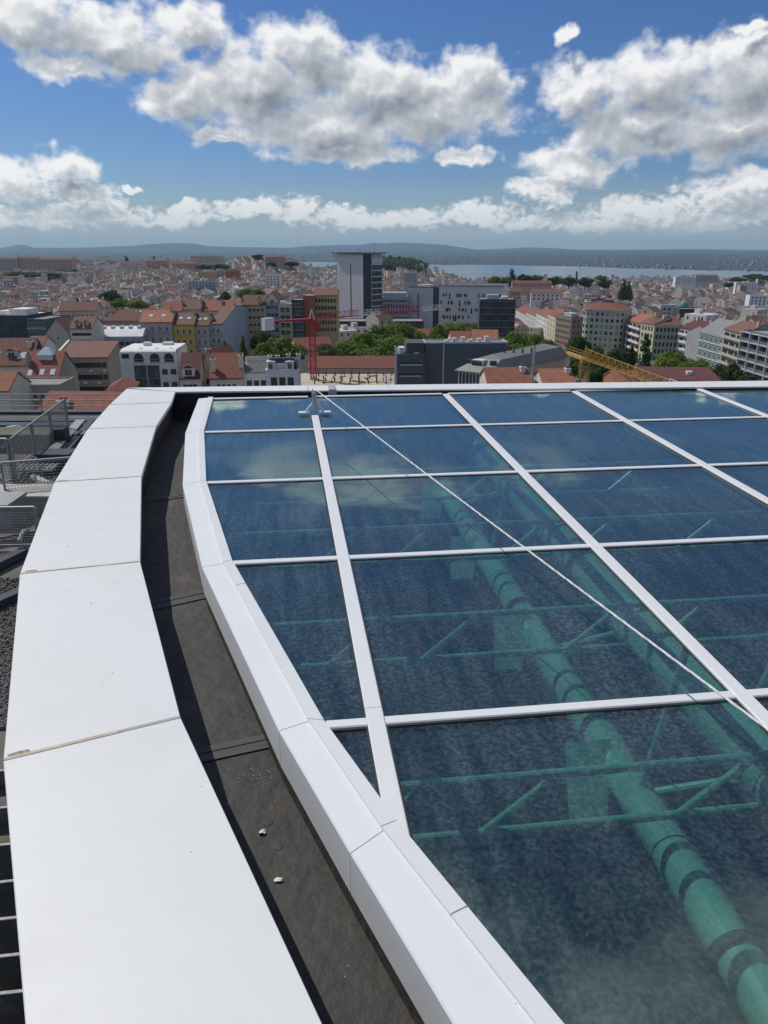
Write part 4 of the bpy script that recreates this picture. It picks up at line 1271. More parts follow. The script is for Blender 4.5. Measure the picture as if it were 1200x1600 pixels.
# front of centre-left, low roofs
b = Bld('dormer_house', 'dark red mansard house with a white dormer next to the arched building', 281, 592, 170, 312, 8, depth=11, wall='cream')
b.gable(4.4, 'darkred', .3, asym=.8).dormer(b.W * .45, .3, 2.6, 2.0, 2.4, b.h + .3, 'darkred', WM['white']); b.wins('F', 3, 1, .9, 1.4, 2.0, 3, .6, .6, 'd')
b = Bld('gable_row_house', 'cream house with steep gable and tall chimney stacks', 312, 576, 182, 342, -14, depth=12, wall='cream')
b.gable(4.2, 'orange', .2, axis='y')
b.chimney(b.W * .3, 2, 1.3, .9, 2.4, b.h + 2); b.chimney(b.W * .95, 4, .9, .9, 2.0, b.h + .6); b.wins('F', 2, 2, .9, 1.4, 3.0, 3.0)
b = Bld('red_roof_house', 'small house with red roof between chimneys left of the grey deck roof', 328, 592, 172, 378, 6, depth=10, wall='cream')
b.gable(4.6, 'red', .3, asym=.7).chimney(b.W * .1, 2, 1.0, 1.0, 3.0, b.h + 1).chimney(b.W * .97, 3, 1.0, 1.2, 2.6, b.h + 2); b.wins('F', 4, 1, .9, 1.3, 1.8)
b = Bld('deck_house', 'low white house with a dark slatted deck roof', 380, 583, 176, 420, 6, depth=12, wall='white')
b.gable(2.0, 'zinc', .2, asym=.98); b.wins('F', 3, 2, 1.1, 1.4, 2.4, 3, .5, .5, 'd')
for k in range(10): b.boxp('deck_slat', RF['darkfelt'], b.W * (.05 + .09 * k), b.W * (.08 + .09 * k), .5, b.Dp * .9, b.h + 2.3, b.h + 2.36, parent=b.roof)
b = Bld('white_dormer_house', 'white house with a dark attic deck and white dormers in front of the crane', 415, 580, 168, 466, 3, depth=9, wall='white')
b.flat('darkfelt', .3)
b.boxp('attic', RF['darkfelt'], b.W * .10, b.W * .92, 1.2, b.Dp * .8, b.h + .07, b.h + 2.0)
for fx in (.16, .74): b.dormer(b.W * fx, .3, 1.7, 1.9, 2.0, b.h + .07, 'pale', WM['white'], .15)
b.boxp('attic_wall', WM['white'], b.W * .28, b.W * .62, .9, 1.4, b.h + .07, b.h + 1.6)
for fx in (.10, .34, .66, .98): b.chimney(b.W * fx, 3.5 + 2 * (fx > .5), .9, 1.0, 2.8, b.h, WM['offwhite'])
b.boxp('attic_rail', RF['darkfelt'], b.W * .12, b.W * .9, 1.25, 1.35, b.h + 2.0, b.h + 2.6)
b.wins('F', 3, 2, 1.3, 1.7, 2.2, 3.2, .8, .8, 'd')

# ------------------------------------------------------------------ centre
b = Bld('low_glass_hall', 'long low dark glass building behind the green trees', 428, 503, 420, 662, 1, depth=16, wall='dark')
b.flat('felt', .3)
b.wins('F', 38, 2, 1.9, 3.6, 2.3, 4.4, .2, .2, 'd', pane='curtain_glass', sill=False)
tw = Bld('grey_tower', 'tall grey slab tower with dark corner and overhanging roof deck', 526, 397, 470, 567, -44, side_u=597, wall='tower')
tw.flat('felt', .3, MT['wdark'])
W_, Dp, h = tw.W, tw.Dp, tw.h
tw.boxp('slot', MT['wdark'], W_ * .52, W_ * .55, -.06, -.01, 4, h - 5)
tw.boxp('slot', MT['wdark'], W_ * .20, W_ * .215, -.06, -.01, h - 6.5, h - 4)
for k in range(1, 8): tw.boxp('panel_joint', WM['grey'], W_ * k / 8 - .03, W_ * k / 8 + .03, -.03, -.005, 2, h - .2)
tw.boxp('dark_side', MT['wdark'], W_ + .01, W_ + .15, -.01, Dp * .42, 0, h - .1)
tw.boxp('white_band', WM['offwhite'], W_ + .012, W_ + .5, Dp * .43, Dp + .3, h - 5.0, h - 2.0)
tw.wins('R', 5, 13, Dp * .1, 2.6, 7.2, 3.3, Dp * .45, 0, 'd', pane='curtain_glass', sill=False)
def deckf(m):
    m.box(-3.2, W_ + 2.2, -1.5, Dp + 1.5, h + .55, h + .95)
    for k in range(5):
        y = Dp * k / 4
        m.bar((-3.0, y, h + .5), (-.02, y, h - 2.2), .25, .25); m.bar((W_ + 2.1, y, h + .5), (W_ + .4, y, h - 1.6), .2, .2)
tw.part('roof_deck', MT['wdark'], deckf)
for (x, y, hh) in ((W_ * .75, Dp * .2, 2.5), (W_ * .85, Dp * .8, 5.5), (W_ * .6, Dp * .3, 1.8)):
    tw.part('mast', MT['wdark'], lambda m: m.tube((x, y, h + .9), (x, y, h + .9 + hh), .09, n=5), tw.roof)
b = Bld('link_block', 'low grey block with a strip of dark windows between the two grey towers', 594, 466, 474, 638, 0, depth=20, wall='grey')
b.flat('felt', .5); b.wins('F', 9, 1, 1.0, 1.0, 1.6, 3, .5, .5, 'd'); b.wins('F', 9, 3, 1.2, 2.4, 4.6, 3.6, .5, .5, 'w'); b.boxp('attic', WM['bluegrey'], b.W * .1, b.W * .95, 3, 14, b.h + .07, b.h + 3)
b = Bld('grey_cube', 'windowless light grey block with one dark slot beside the punched facade', 637, 449, 480, 677, -28, side_u=686, wall='tower')
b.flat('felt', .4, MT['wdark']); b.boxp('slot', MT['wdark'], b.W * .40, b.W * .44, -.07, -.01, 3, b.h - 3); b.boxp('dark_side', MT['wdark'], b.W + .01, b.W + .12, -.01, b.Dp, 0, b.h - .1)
for k in range(1, 8): b.boxp('panel_joint', WM['grey'], b.W * k / 8 - .03, b.W * k / 8 + .03, -.03, -.005, 2, b.h - .2)
roofbox(b, b.W * .3, b.W * .8, 3, 9, 1.6)
b = Bld('punched_block', 'pale office block with scattered tall dark slit windows', 686, 447, 490, 787, -14, depth=30, wall='white')
b.flat('felt', .6, WM['grey'])
b.boxp('eaves_slab', WM['grey'], -.4, b.W + .6, -.7, -.06, b.h + .1, b.h + 1.1)
rr = random.Random(4)
for c in range(16):
    x = 2.2 + c * (b.W - 4) / 15.5
    z = b.h - 4.2
    while z > 6:
        hh = rr.choice((1.8, 2.4, 3.4))
        if rr.random() < .72:
            link('window', winmesh(.85, hh, 'd', False, 'pane', False), b.root, Matrix.Translation((x + rr.choice((-.55, 0, .55)), -.012, z - hh / 2)))
            if rr.random() < .35: link('window', winmesh(.85, 1.8, 'd', False, 'pane', False), b.root, Matrix.Translation((x + 1.15, -.012, z - 1.2)))
        z -= 4.3
b = Bld('dark_glass_cube', 'dark blue-black glass cube in front of the punched pale facade', 750, 469, 415, 806, -4, depth=20, wall='dark')
b.flat('felt', .5); b.wins('F', 12, 6, 1.25, 2.9, 2.2, 3.3, .3, .3, 'd', pane='curtain_glass', sill=False)
b.bands(6, .5, 3.3, .12, .10, MT['rail'])
roofbox(b, b.W * .2, b.W * .55, 4, 10, 2.4, WM['grey']); roofbox(b, b.W * .62, b.W * .8, 4, 10, 1.6, WM['offwhite'])
# low red roofs among the trees
for (nm, lab, u0, v, D, u1, yaw, dep, rh, rf, wl) in [
    ('long_red_shed', 'long low shed with red tiled roof behind the building site', 482, 576, 225, 622, 1, 12, 2.6, 'red', 'greypink'),
    ('red_roof_wing', 'red roofed wing partly hidden by the crane mast', 464, 548, 262, 520, 18, 12, 3.4, 'red', 'cream'),
    ('red_roof_pavilion', 'small red roofed pavilion at the edge of the biggest trees', 604, 552, 262, 634, 3, 10, 3.2, 'red', 'cream'),
    ('red_roof_annex', 'red roofed annex seen over the green treetops', 648, 527, 350, 690, 4, 10, 3.0, 'red', 'cream'),
    ('red_roof_house', 'broad house with red hipped roof above the blue-grey office block', 706, 533, 300, 746, 4, 11, 3.0, 'red', 'cream'),
    ('red_roof_house', 'house with two red ridges right of the broad hipped one', 738, 532, 290, 778, -4, 11, 3.2, 'orange', 'cream')]:
    b = Bld(nm, lab, u0, v, D, u1, yaw, depth=dep, wall=wl)
    b.gable(rh, rf, .4); b.wins('F', max(3, int(b.W / 2.6)), 1, 1.0, 1.3, 2.2, 3, .6, .6, 'd')
b = Bld('blue_grey_office', 'dark blue-grey office block with two bands of windows on its low wing', 620, 556, 150, 664, 1, depth=14, wall='slate')
b.flat('felt', .35); b.wins('F', 6, 3, .82, .8, 1.6, 2.15, .5, .4, 'd', sill=False)
for r_ in range(2): b.boxp('blind_strip', MT['shutter'], .6, b.W - .5, -.05, -.02, b.h - 1.9 - r_ * 2.15, b.h - 1.62 - r_ * 2.15)
roofbox(b, b.W * .1, b.W * .3, 3, 6, 1.1); b.boxp('stair_head', RF['darkfelt'], b.W * .35, b.W - .1, 1, 8, b.h + .07, b.h + 2.3)
roofbox(b, b.W * .62, b.W * .8, .4, .9, .5)
b = Bld('blue_grey_block', 'windowless dark blue-grey block above the white roof edge', 664, 537, 152, 793, 2, depth=5, wall='slate')
b.flat('felt', .3, WM['grey']); b.boxp('downpipe', MT['rail'], b.W * .22, b.W * .235, -.12, -.02, 0, b.h - .2)
for k in range(6): roofbox(b, b.W * (.25 + .1 * k), b.W * (.30 + .1 * k), 1.5 + (k % 2), 2.6 + (k % 2), .4 + .3 * (k % 3))
# zinc mansard
b = Bld('zinc_roof_office', 'office building with big grey zinc mansard roof and a glazed top storey', 716, 578, 140, 768, -38, side_u=884, wall='beige')
W_, Dp, h = b.W, b.Dp, b.h
def zinc(m):
    e = [(-.5, -.5, h), (W_ + .4, -.5, h), (W_ + .4, Dp + .4, h), (-.5, Dp + .4, h)]
    t = [(2.2, 3.4, h + 2.0), (W_ - .3, 3.4, h + 2.0), (W_ - .3, Dp - 2, h + 2.0), (2.2, Dp - 2, h + 2.0)]
    m.prism([(x, y, z - .25) for x, y, z in e], e)
    m.quadstrip(e, t)
    r0, r1 = (W_ * .55, 5.5, h + 2.6), (W_ * .55, Dp - 4, h + 2.6)
    m.face([t[0], t[1], r0]); m.face([t[1], t[2], r1, r0]); m.face([t[2], t[3], r1]); m.face([t[3], t[0], r0, r1])
b.roof = b.part('mansard_roof', RF['zinc'], zinc)
b.wins('F', 9, 2, W_ / 10.5, 2.2, 1.5, 3.0, .2, .2, 'w', pane='curtain_glass', sill=False)
b.wins('L', 4, 2, 1.0, 1.8, 1.8, 3.0, .5, .5, 'd')
b.bands(2, 2.9, 3.0, .3, .35, RF['zinc'])
b.part('roof_vent_house', [WM['offwhite'], MT['pane']], lambda m: (m.box(W_ * .28, W_ * .62, 1.3, 2.8, h + .5, h + 1.9), [m.box(W_ * (.30 + .05 * k), W_ * (.335 + .05 * k), 1.22, 1.29, h + .9, h + 1.7, 1) for k in range(6)]), b.roof)
roofbox(b, W_ * .8, W_ * .92, 1.6, 2.6, 1.2, RF['darkfelt'], h + .7); roofbox(b, W_ * .1, W_ * .18, 1.6, 2.4, 1.2, RF['darkfelt'], h + .6)
for k in range(4): roofbox(b, W_ * .6 + .8 * k, W_ * .6 + .8 * k + .25, Dp * .3 + k * 2, Dp * .3 + k * 2 + .25, .9, RF['darkfelt'], h + 2.1, 'roof_vent')
for (nm, lab, u0, v, D, u1, rf) in [('tile_strip_house', 'strip of red roof just above the white coping', 763, 601, 112, 830, 'red'), ('gable_tip_house', 'red roof tip with ridge just above the white coping', 850, 602, 118, 899, 'orange')]:
    b = Bld(nm, lab, u0, v, D, u1, 2, depth=8, wall='cream'); b.gable(1.7, rf, .3)
    b.chimney(b.W * .88, 3, .7, .9, 1.0, b.h + 1.0, WM['white'])
b = Bld('pipe_chimney_block', 'dark low block with a tall thin metal flue', 830, 598, 122, 850, 2, depth=8, wall='slate')
b.flat('zinc', .2); b.part('flue', MT['steel'], lambda m: m.tube((b.W * .3, 2, b.h), (b.W * .3, 2, b.h + 5.6), .22, n=10), b.roof)
b = Bld('maroon_roof_hall', 'broad dark maroon roof with a small white box near the right trees', 1006, 595, 150, 1126, -6, depth=9, wall='brown')
b.gable(1.3, 'darkred', .3, asym=.98); roofbox(b, b.W * .62, b.W * .69, 3.5, 4.6, 1.0, WM['white'], b.h + .4)
b = Bld('brick_strip_house', 'small brick-red roof beside the yellow crane mast', 962, 598, 140, 1004, 0, depth=8, wall='brick')
b.gable(1.4, 'orange', .2)
# building site
m = MB()
a, c_ = pix(478, 603, 170), pix(622, 603, 170)
zs = pixz(550, 585, terrain(-8, 205) + 14).z
zs = 17.0
P4 = [pixz(455, 606, zs), pixz(622, 606, zs), pixz(622, 583, zs), pixz(470, 583, zs)]
m.prism([(p.x, p.y, zs - 14) for p in P4], [(p.x, p.y, zs) for p in P4])
site = tag(m.build('site_slab', MT['site']), 'pale unfinished concrete slab of a building site', 'building site')
MT['rust'] = mat('rusty_rebar', (.12, .06, .04), .9, .2, 4)
rr = random.Random(11)
for row, (v, n0) in enumerate([(600, 9), (596, 10), (592, 9), (587, 10)]):
    for k in range(n0):
        u = 492 + (k + .5 * (row % 2)) * 126 / n0 + rr.uniform(-2, 2)
        p = pixz(u, v, zs)
        m = MB(); m.box(-.16, .16, -.16, .16, -.04, .9)
        for sx in (-.1, .1):
            for sy in (-.1, .1): m.tube((sx, sy, .9), (sx, sy, 1.7 + rr.uniform(-.3, .4)), .04, n=4)
        tag(m.build('rebar_column', MT['rust'], mw=Matrix.Translation(p)), 'short column with rusty starter bars on the building site slab', 'column', 'starter columns on the site slab')
for (u, v, w_, an, mt_, lab) in [(512, 598, 1.8, .2, 'ochre', 'ochre stack of formwork boards nearest the crane foot'), (535, 589, 1.4, 1.1, 'offwhite', 'pale heap of boards in the middle of the site slab'), (560, 597, 2.2, 2.6, 'brown', 'long brown timber stack close to the white coping'), (583, 588, 1.6, .5, 'ochre', 'ochre boards by the long red shed'), (600, 598, 2.0, 2.9, 'offwhite', 'pale slabs at the right end of the site'), (572, 592, 1.0, 1.8, 'brown', 'short brown timber stack right of the middle of the site slab')]:
    p = pixz(u, v, zs)
    m = MB()
    for k in range(4): m.box(-w_ + .1 * k, w_ - .12 * k, -.5 + .05 * k, .5 - .06 * k, .1 * k + .002, .1 * k + .09)
    tag(m.build('timber_stack', WM[mt_], mw=Matrix.Translation(p) @ Matrix.Rotation(an, 4, 'Z')), lab, 'timber', 'material stacks on the site slab')

# ------------------------------------------------------------------ right avenue
def avenue(u0, v0, u1, X0, X1, **k):
    def dd(u, X, drop): return (F * X / (u - 600) - drop * SP) / CP
    dr = 45
    for _ in range(3):
        D0 = dd(u0, X0, dr); dr = CAM.z - pix(u0, v0, D0).z
    D1 = dd(u1, X1, dr)
    yaw = math.degrees(atan2(D1 - D0, X1 - X0))
    return D0, yaw
AV = [ # u0, v0, u1, X0, X1, wall, roof, depth, cols, rows, style, label
    (806, 484, 822, 108, 108, 'offwhite', 'red', 13, 5, 5, 'b', 'pale house at the far end of the avenue next to the dark glass cube'),
    (822, 487, 838, 108, 108, 'cream', 'brown', 13, 5, 5, 'b', 'cream balconied house, second from the far end of the avenue'),
    (838, 489, 856, 108, 108, 'white', 'red', 13, 6, 5, 'b', 'white balconied house, third from the far end of the avenue'),
    (856, 490, 869, 108, 108, 'paleyellow', 'red', 13, 3, 5, 'b', 'slim yellowish house with ornate gable beside the brown office'),
    (869, 492, 893, 108, 113, 'brown', 'felt', 13, 9, 5, 's', 'brown office block with rows of small square windows'),
    (961, 497, 982, 128, 127, 'white', 'brown', 14, 5, 6, 'w', 'white apartment house with lit facade right of the rounded building'),
    (982, 500, 1003, 127, 127, 'pink', 'orange', 14, 3, 5, 'l', 'apartment house with pinkish balconies and orange roof'),
    (1002, 504, 1023, 126, 129, 'paleyellow', 'brown', 14, 4, 5, 'w', 'yellow-green apartment house with brown roof'),
    (1023, 508, 1063, 129, 140, 'green', 'brown', 14, 6, 5, 'w', 'dull green apartment house with white shutters'),
    (1063, 512, 1094, 140, 143, 'white', 'darkred', 15, 4, 5, 'l', 'apartment house with broad white balcony bands and dark sides'),
    (1094, 518, 1132, 140, 141, 'teal', 'zinc', 15, 5, 5, 't', 'grey-green tiled house with white framed tall windows'),
    (1132, 514, 1162, 139, 138, 'beige', 'brown', 15, 3, 5, 'l', 'weathered beige house with stacked balconies'),
    (1162, 517, 1275, 137, 139, 'slate', 'felt', 16, 7, 5, 'g', 'modern grey block with white grid and glass balconies at the right edge')]
for (u0, v0, u1, X0, X1, wl, rf, dep, cols, rows, st, lab) in AV:
    D0, yaw = avenue(u0, v0, u1, X0, X1)
    b = Bld('avenue_house' if st not in 'sg' else 'avenue_block', lab, u0, v0, D0, u1, yaw, depth=dep, wall=wl, group='houses along the avenue')
    fl = 3.4
    if rf in ('felt',): b.flat('felt', .5)
    else: b.gable(3.4 if st != 't' else 5.6, rf, .35)
    if st in 'bw':
        b.wins('F', cols, rows, 1.15, 1.75, 2.0, fl, .6, .6, 'w' if st == 'b' else 'd', pane='pane' if wl != 'green' else 'pane')
        if st == 'b': b.balconies(cols, rows, 3.0, fl, .6, .6, 1.6, .6)
        b.bands(1, .3, fl, .35, .2, WM['white'])
        if wl == 'green': b.wins('F', cols, rows, .5, 1.75, 2.0, fl, .6 + .9, .6 - .9, 'w', pane='shutter', sill=False)
    elif st == 's':
        b.wins('F', cols, rows, 1.0, 1.1, 2.2, fl, .6, .6, 'd'); b.wins('R', 4, rows, 1.0, 1.2, 2.2, fl, .8, .8, 'd')
        roofbox(b, b.W * .2, b.W * .7, 3, 8, 1.8, WM['grey'])
    elif st == 'l':
        b.wins('F', cols, rows, b.W / cols * .72, 1.9, 1.9, fl, .4, .4, 'd', sill=False); b.balconies(1, rows, 3.0, fl, .2, .2, b.W - .5, 1.1, WM['white'] if wl != 'beige' else None, solid=True, h=1.05)
    elif st == 't':
        b.wins('F', cols, rows, 1.5, 2.1, 2.2, fl, .4, .4, 'w'); b.bands(rows, .3, fl, .22, .3, WM['white'])
    elif st == 'g':
        b.wins('F', cols, rows, b.W / cols * .62, 2.2, 1.9, fl, .4, .4, 'd', pane='curtain_glass', sill=False)
        for k in range(cols + 1): b.boxp('pier', WM['grey'], b.W * k / cols - .25, b.W * k / cols + .25, -1.0, -.01, 0, b.h + .3)
        b.bands(rows + 1, .2, fl, .35, 1.1, WM['grey'], name='floor_slab')
        b.balconies(cols, rows, 3.3, fl, .4, .4, b.W / cols * .8, .9, WM['grey'])
    if rf not in ('felt',):
        b.chimney(b.W * .12, dep * .5, .9, 1.6, 1.6, b.h + 3.0)
        b.chimney(b.W * .93, dep * .42, .9, 2.2, 1.8, b.h + 2.6, WM['cream'])
        b.wins('R', 2, rows, 1.0, 1.5, 2.4, fl, 1.5, 6, 'd')
# rounded corner building
b = Bld('rounded_corner_block', 'rounded pale green apartment block with red hipped roof on the avenue corner', 908, 483, 420, 972, -35, depth=18, wall='palegreen', build_wall=False)
W_, h = b.W, b.h
prof = [(0, 14)] + [(5 - 5 * cos(t), 5 - 5 * sin(t)) for t in [pi / 2 * k / 6 for k in range(7)]] + [(W_ - 5 + 5 * sin(t), 5 - 5 * cos(t)) for t in [pi / 2 * k / 6 for k in range(7)]] + [(W_, 16), (0, 16)]
b.part('wall', b.wall, lambda m: m.prism([(x, y, 0) for x, y in prof], [(x, y, h) for x, y in prof]))
def crown_roof(m):
    cx, cy = W_ / 2, 9
    o_ = [(cx + (x - cx) * 1.04, cy + (y - cy) * 1.05, h + .35) for x, y in prof]
    o2 = [(x, y, h + .002) for x, y, _ in o_]
    i_ = [(cx + (x - cx) * .25, cy + (y - cy) * .2, h + 3.6) for x, y in prof]
    m.quadstrip(o2, o_, 1); m.quadstrip(o_, i_, 0); m.face(i_, 0)
b.roof = b.part('roof', [RF['red'], WM['white']], crown_roof)
roofbox(b, W_ * .4, W_ * .6, 7, 11, 1.6, RF['zinc'], h + 3.3)
for r_ in range(6):
    z = h - 2.0 - r_ * 3.2
    per = []
    for (xa, ya), (xb, yb) in zip(prof[1:-2], prof[2:-2]):
        per.append(((xa, ya), (xb, yb)))
    acc = 0; nxt = 1.2
    for (pa, pb) in per:
        L2 = sqrt((pb[0] - pa[0]) ** 2 + (pb[1] - pa[1]) ** 2)
        while nxt < acc + L2:
            t = (nxt - acc) / L2
            x, y = pa[0] + (pb[0] - pa[0]) * t, pa[1] + (pb[1] - pa[1]) * t
            an = atan2(pb[1] - pa[1], pb[0] - pa[0])
            link('window', winmesh(1.3, 1.5, 'd', pane='pane' if R.random() < .6 else 'shutter'), b.root, Matrix.Translation((x + .015 * sin(an), y - .015 * cos(an), z)) @ Matrix.Rotation(an, 4, 'Z'))
            nxt += 2.7
        acc += L2
    b.part('band', WM['white'], lambda m: m.prism([(W_ / 2 + (x - W_ / 2) * 1.008, 9 + (y - 9) * 1.008, z - 1.35) for x, y in prof], [(W_ / 2 + (x - W_ / 2) * 1.008, 9 + (y - 9) * 1.008, z - 1.15) for x, y in prof]))

# ------------------------------------------------------------------ trees
def leafmat(name, c, var=.35):
    m = mat(name, c, .75, var, .9, objvar=.12, spec=.25)
    t = m.node_tree; b = t.nodes['Principled BSDF']
    tl = t.nodes.new('ShaderNodeBsdfTranslucent'); mx = t.nodes.new('ShaderNodeMixShader'); mx.inputs[0].default_value = .35
    t.links.new(b.inputs['Base Color'].links[0].from_socket, tl.inputs[0])
    t.links.new(b.outputs[0], mx.inputs[1]); t.links.new(tl.outputs[0], mx.inputs[2])
    t.links.new(mx.outputs[0], t.nodes['Material Output'].inputs['Surface'])
    return m
LM = [leafmat('plane_tree_leaves', (.135, .205, .038)), leafmat('dark_leaves', (.06, .10, .034)), leafmat('olive_leaves', (.11, .135, .065)), leafmat('fresh_leaves', (.17, .25, .045))]
MT['bark'] = mat('bark', (.10, .08, .06), .95, .3, 3)
def crown_mesh(seed, n=2200, lobes=9, leaf=.075, shape='round'):
    """unit crown: radius about 1, z from 0 to about 1.7"""
    rr = random.Random(seed)
    L_ = []
    if shape == 'round':
        L_.append((0, 0, .85, .62))
        for k in range(lobes):
            a = 2 * pi * k / lobes + rr.uniform(-.4, .4)
            r_ = rr.uniform(.38, .68)
            L_.append((r_ * cos(a), r_ * sin(a), rr.uniform(.35, 1.25), rr.uniform(.30, .46)))
        for k in range(3): L_.append((rr.uniform(-.3, .3), rr.uniform(-.3, .3), rr.uniform(1.2, 1.45), rr.uniform(.24, .36)))
    else:                                    # conifer / column
        for k in range(lobes):
            z = 2.4 * k / lobes
            w_ = .55 * (1 - z / 2.7) + .06
            for j in range(3):
                a = rr.uniform(0, 6.28)
                L_.append((w_ * .55 * cos(a), w_ * .55 * sin(a), z, w_ * rr.uniform(.6, .95)))
    wsum = [l[3] ** 2 for l in L_]
    m = MB()
    for k in range(n):
        x, y, z, r_ = rr.choices(L_, wsum)[0]
        while True:
            d = Vector((rr.gauss(0, 1), rr.gauss(0, 1), rr.gauss(0, 1)))
            if d.length > .1: break
        d.normalize()
        q = r_ * rr.uniform(.72, 1.06) if rr.random() < .8 else r_ * rr.uniform(.2, .8)
        p = Vector((x, y, z)) + d * q
        nrm_ = (d + Vector((rr.gauss(0, .55), rr.gauss(0, .55), rr.gauss(0, .55) + .25))).normalized()
        e = nrm_.orthogonal().normalized(); g = nrm_.cross(e)
        an = rr.uniform(0, 6.28); e, g = e * cos(an) + g * sin(an), g * cos(an) - e * sin(an)
        s_ = leaf * rr.uniform(.6, 1.5)
        e *= s_; g *= s_ * .7
        m.face([tuple(p - e), tuple(p - g + nrm_ * s_ * .15), tuple(p + e), tuple(p + g + nrm_ * s_ * .15)])
    return m
CR = [crown_mesh(s_, 4600, leaf=.052) for s_ in (1, 2, 3)]
CRM = {}
for i, c in enumerate(CR):
    for j, lm in enumerate(LM):
        CRM[(i, j)] = c.mesh('crown', lm)
CON = [crown_mesh(20, 1500, 9, .085, 'cone').mesh('crown', LM[1]), crown_mesh(21, 1500, 9, .085, 'cone').mesh('crown', LM[0])]
def trunk_mesh():
    m = MB()
    m.tube((0, 0, 0), (0, 0, .62), .055, n=7, r2=.038, caps=False)
    rr = random.Random(5)
    for k in range(6):
        a = k * 1.05
        m.tube((0, 0, .45 + .05 * k), (.38 * cos(a), .38 * sin(a), .95 + .08 * k), .024, n=5, r2=.008, caps=False)
    return m.mesh('trunk', MT['bark'])
TRK = trunk_mesh()
def tree(u, v, D, w, hgt, leaf, label, group, kind='round', name='tree', top=None):
    """u, v: photo pixel of the crown's top; w: crown width in metres, hgt: full height"""
    P = pix(u, v, D)
    gz = P.z - hgt
    root = empty(name, Matrix.Translation((P.x, P.y, gz)) @ Matrix.Rotation(R.uniform(0, 6.28), 4, 'Z'))
    tag(root, label, 'tree', group)
    if kind == 'round':
        ch = hgt * .80
        link('crown', CRM[(R.randrange(3), leaf)], root, Matrix.Translation((0, 0, hgt - ch)) @ Matrix.Diagonal((w / 2, w / 2 * R.uniform(.9, 1.1), ch / 1.72, 1)))
        link('trunk', TRK, root, Matrix.Diagonal((w * .55, w * .55, hgt * .62, 1)))
    else:
        link('crown', CON[0 if leaf == 1 else 1], root, Matrix.Translation((0, 0, hgt * .06)) @ Matrix.Diagonal((w / 1.1, w / 1.1, hgt * .94 / 2.5, 1)))
        link('trunk', TRK, root, Matrix.Diagonal((w * .5, w * .5, hgt * .7, 1)))
    return root
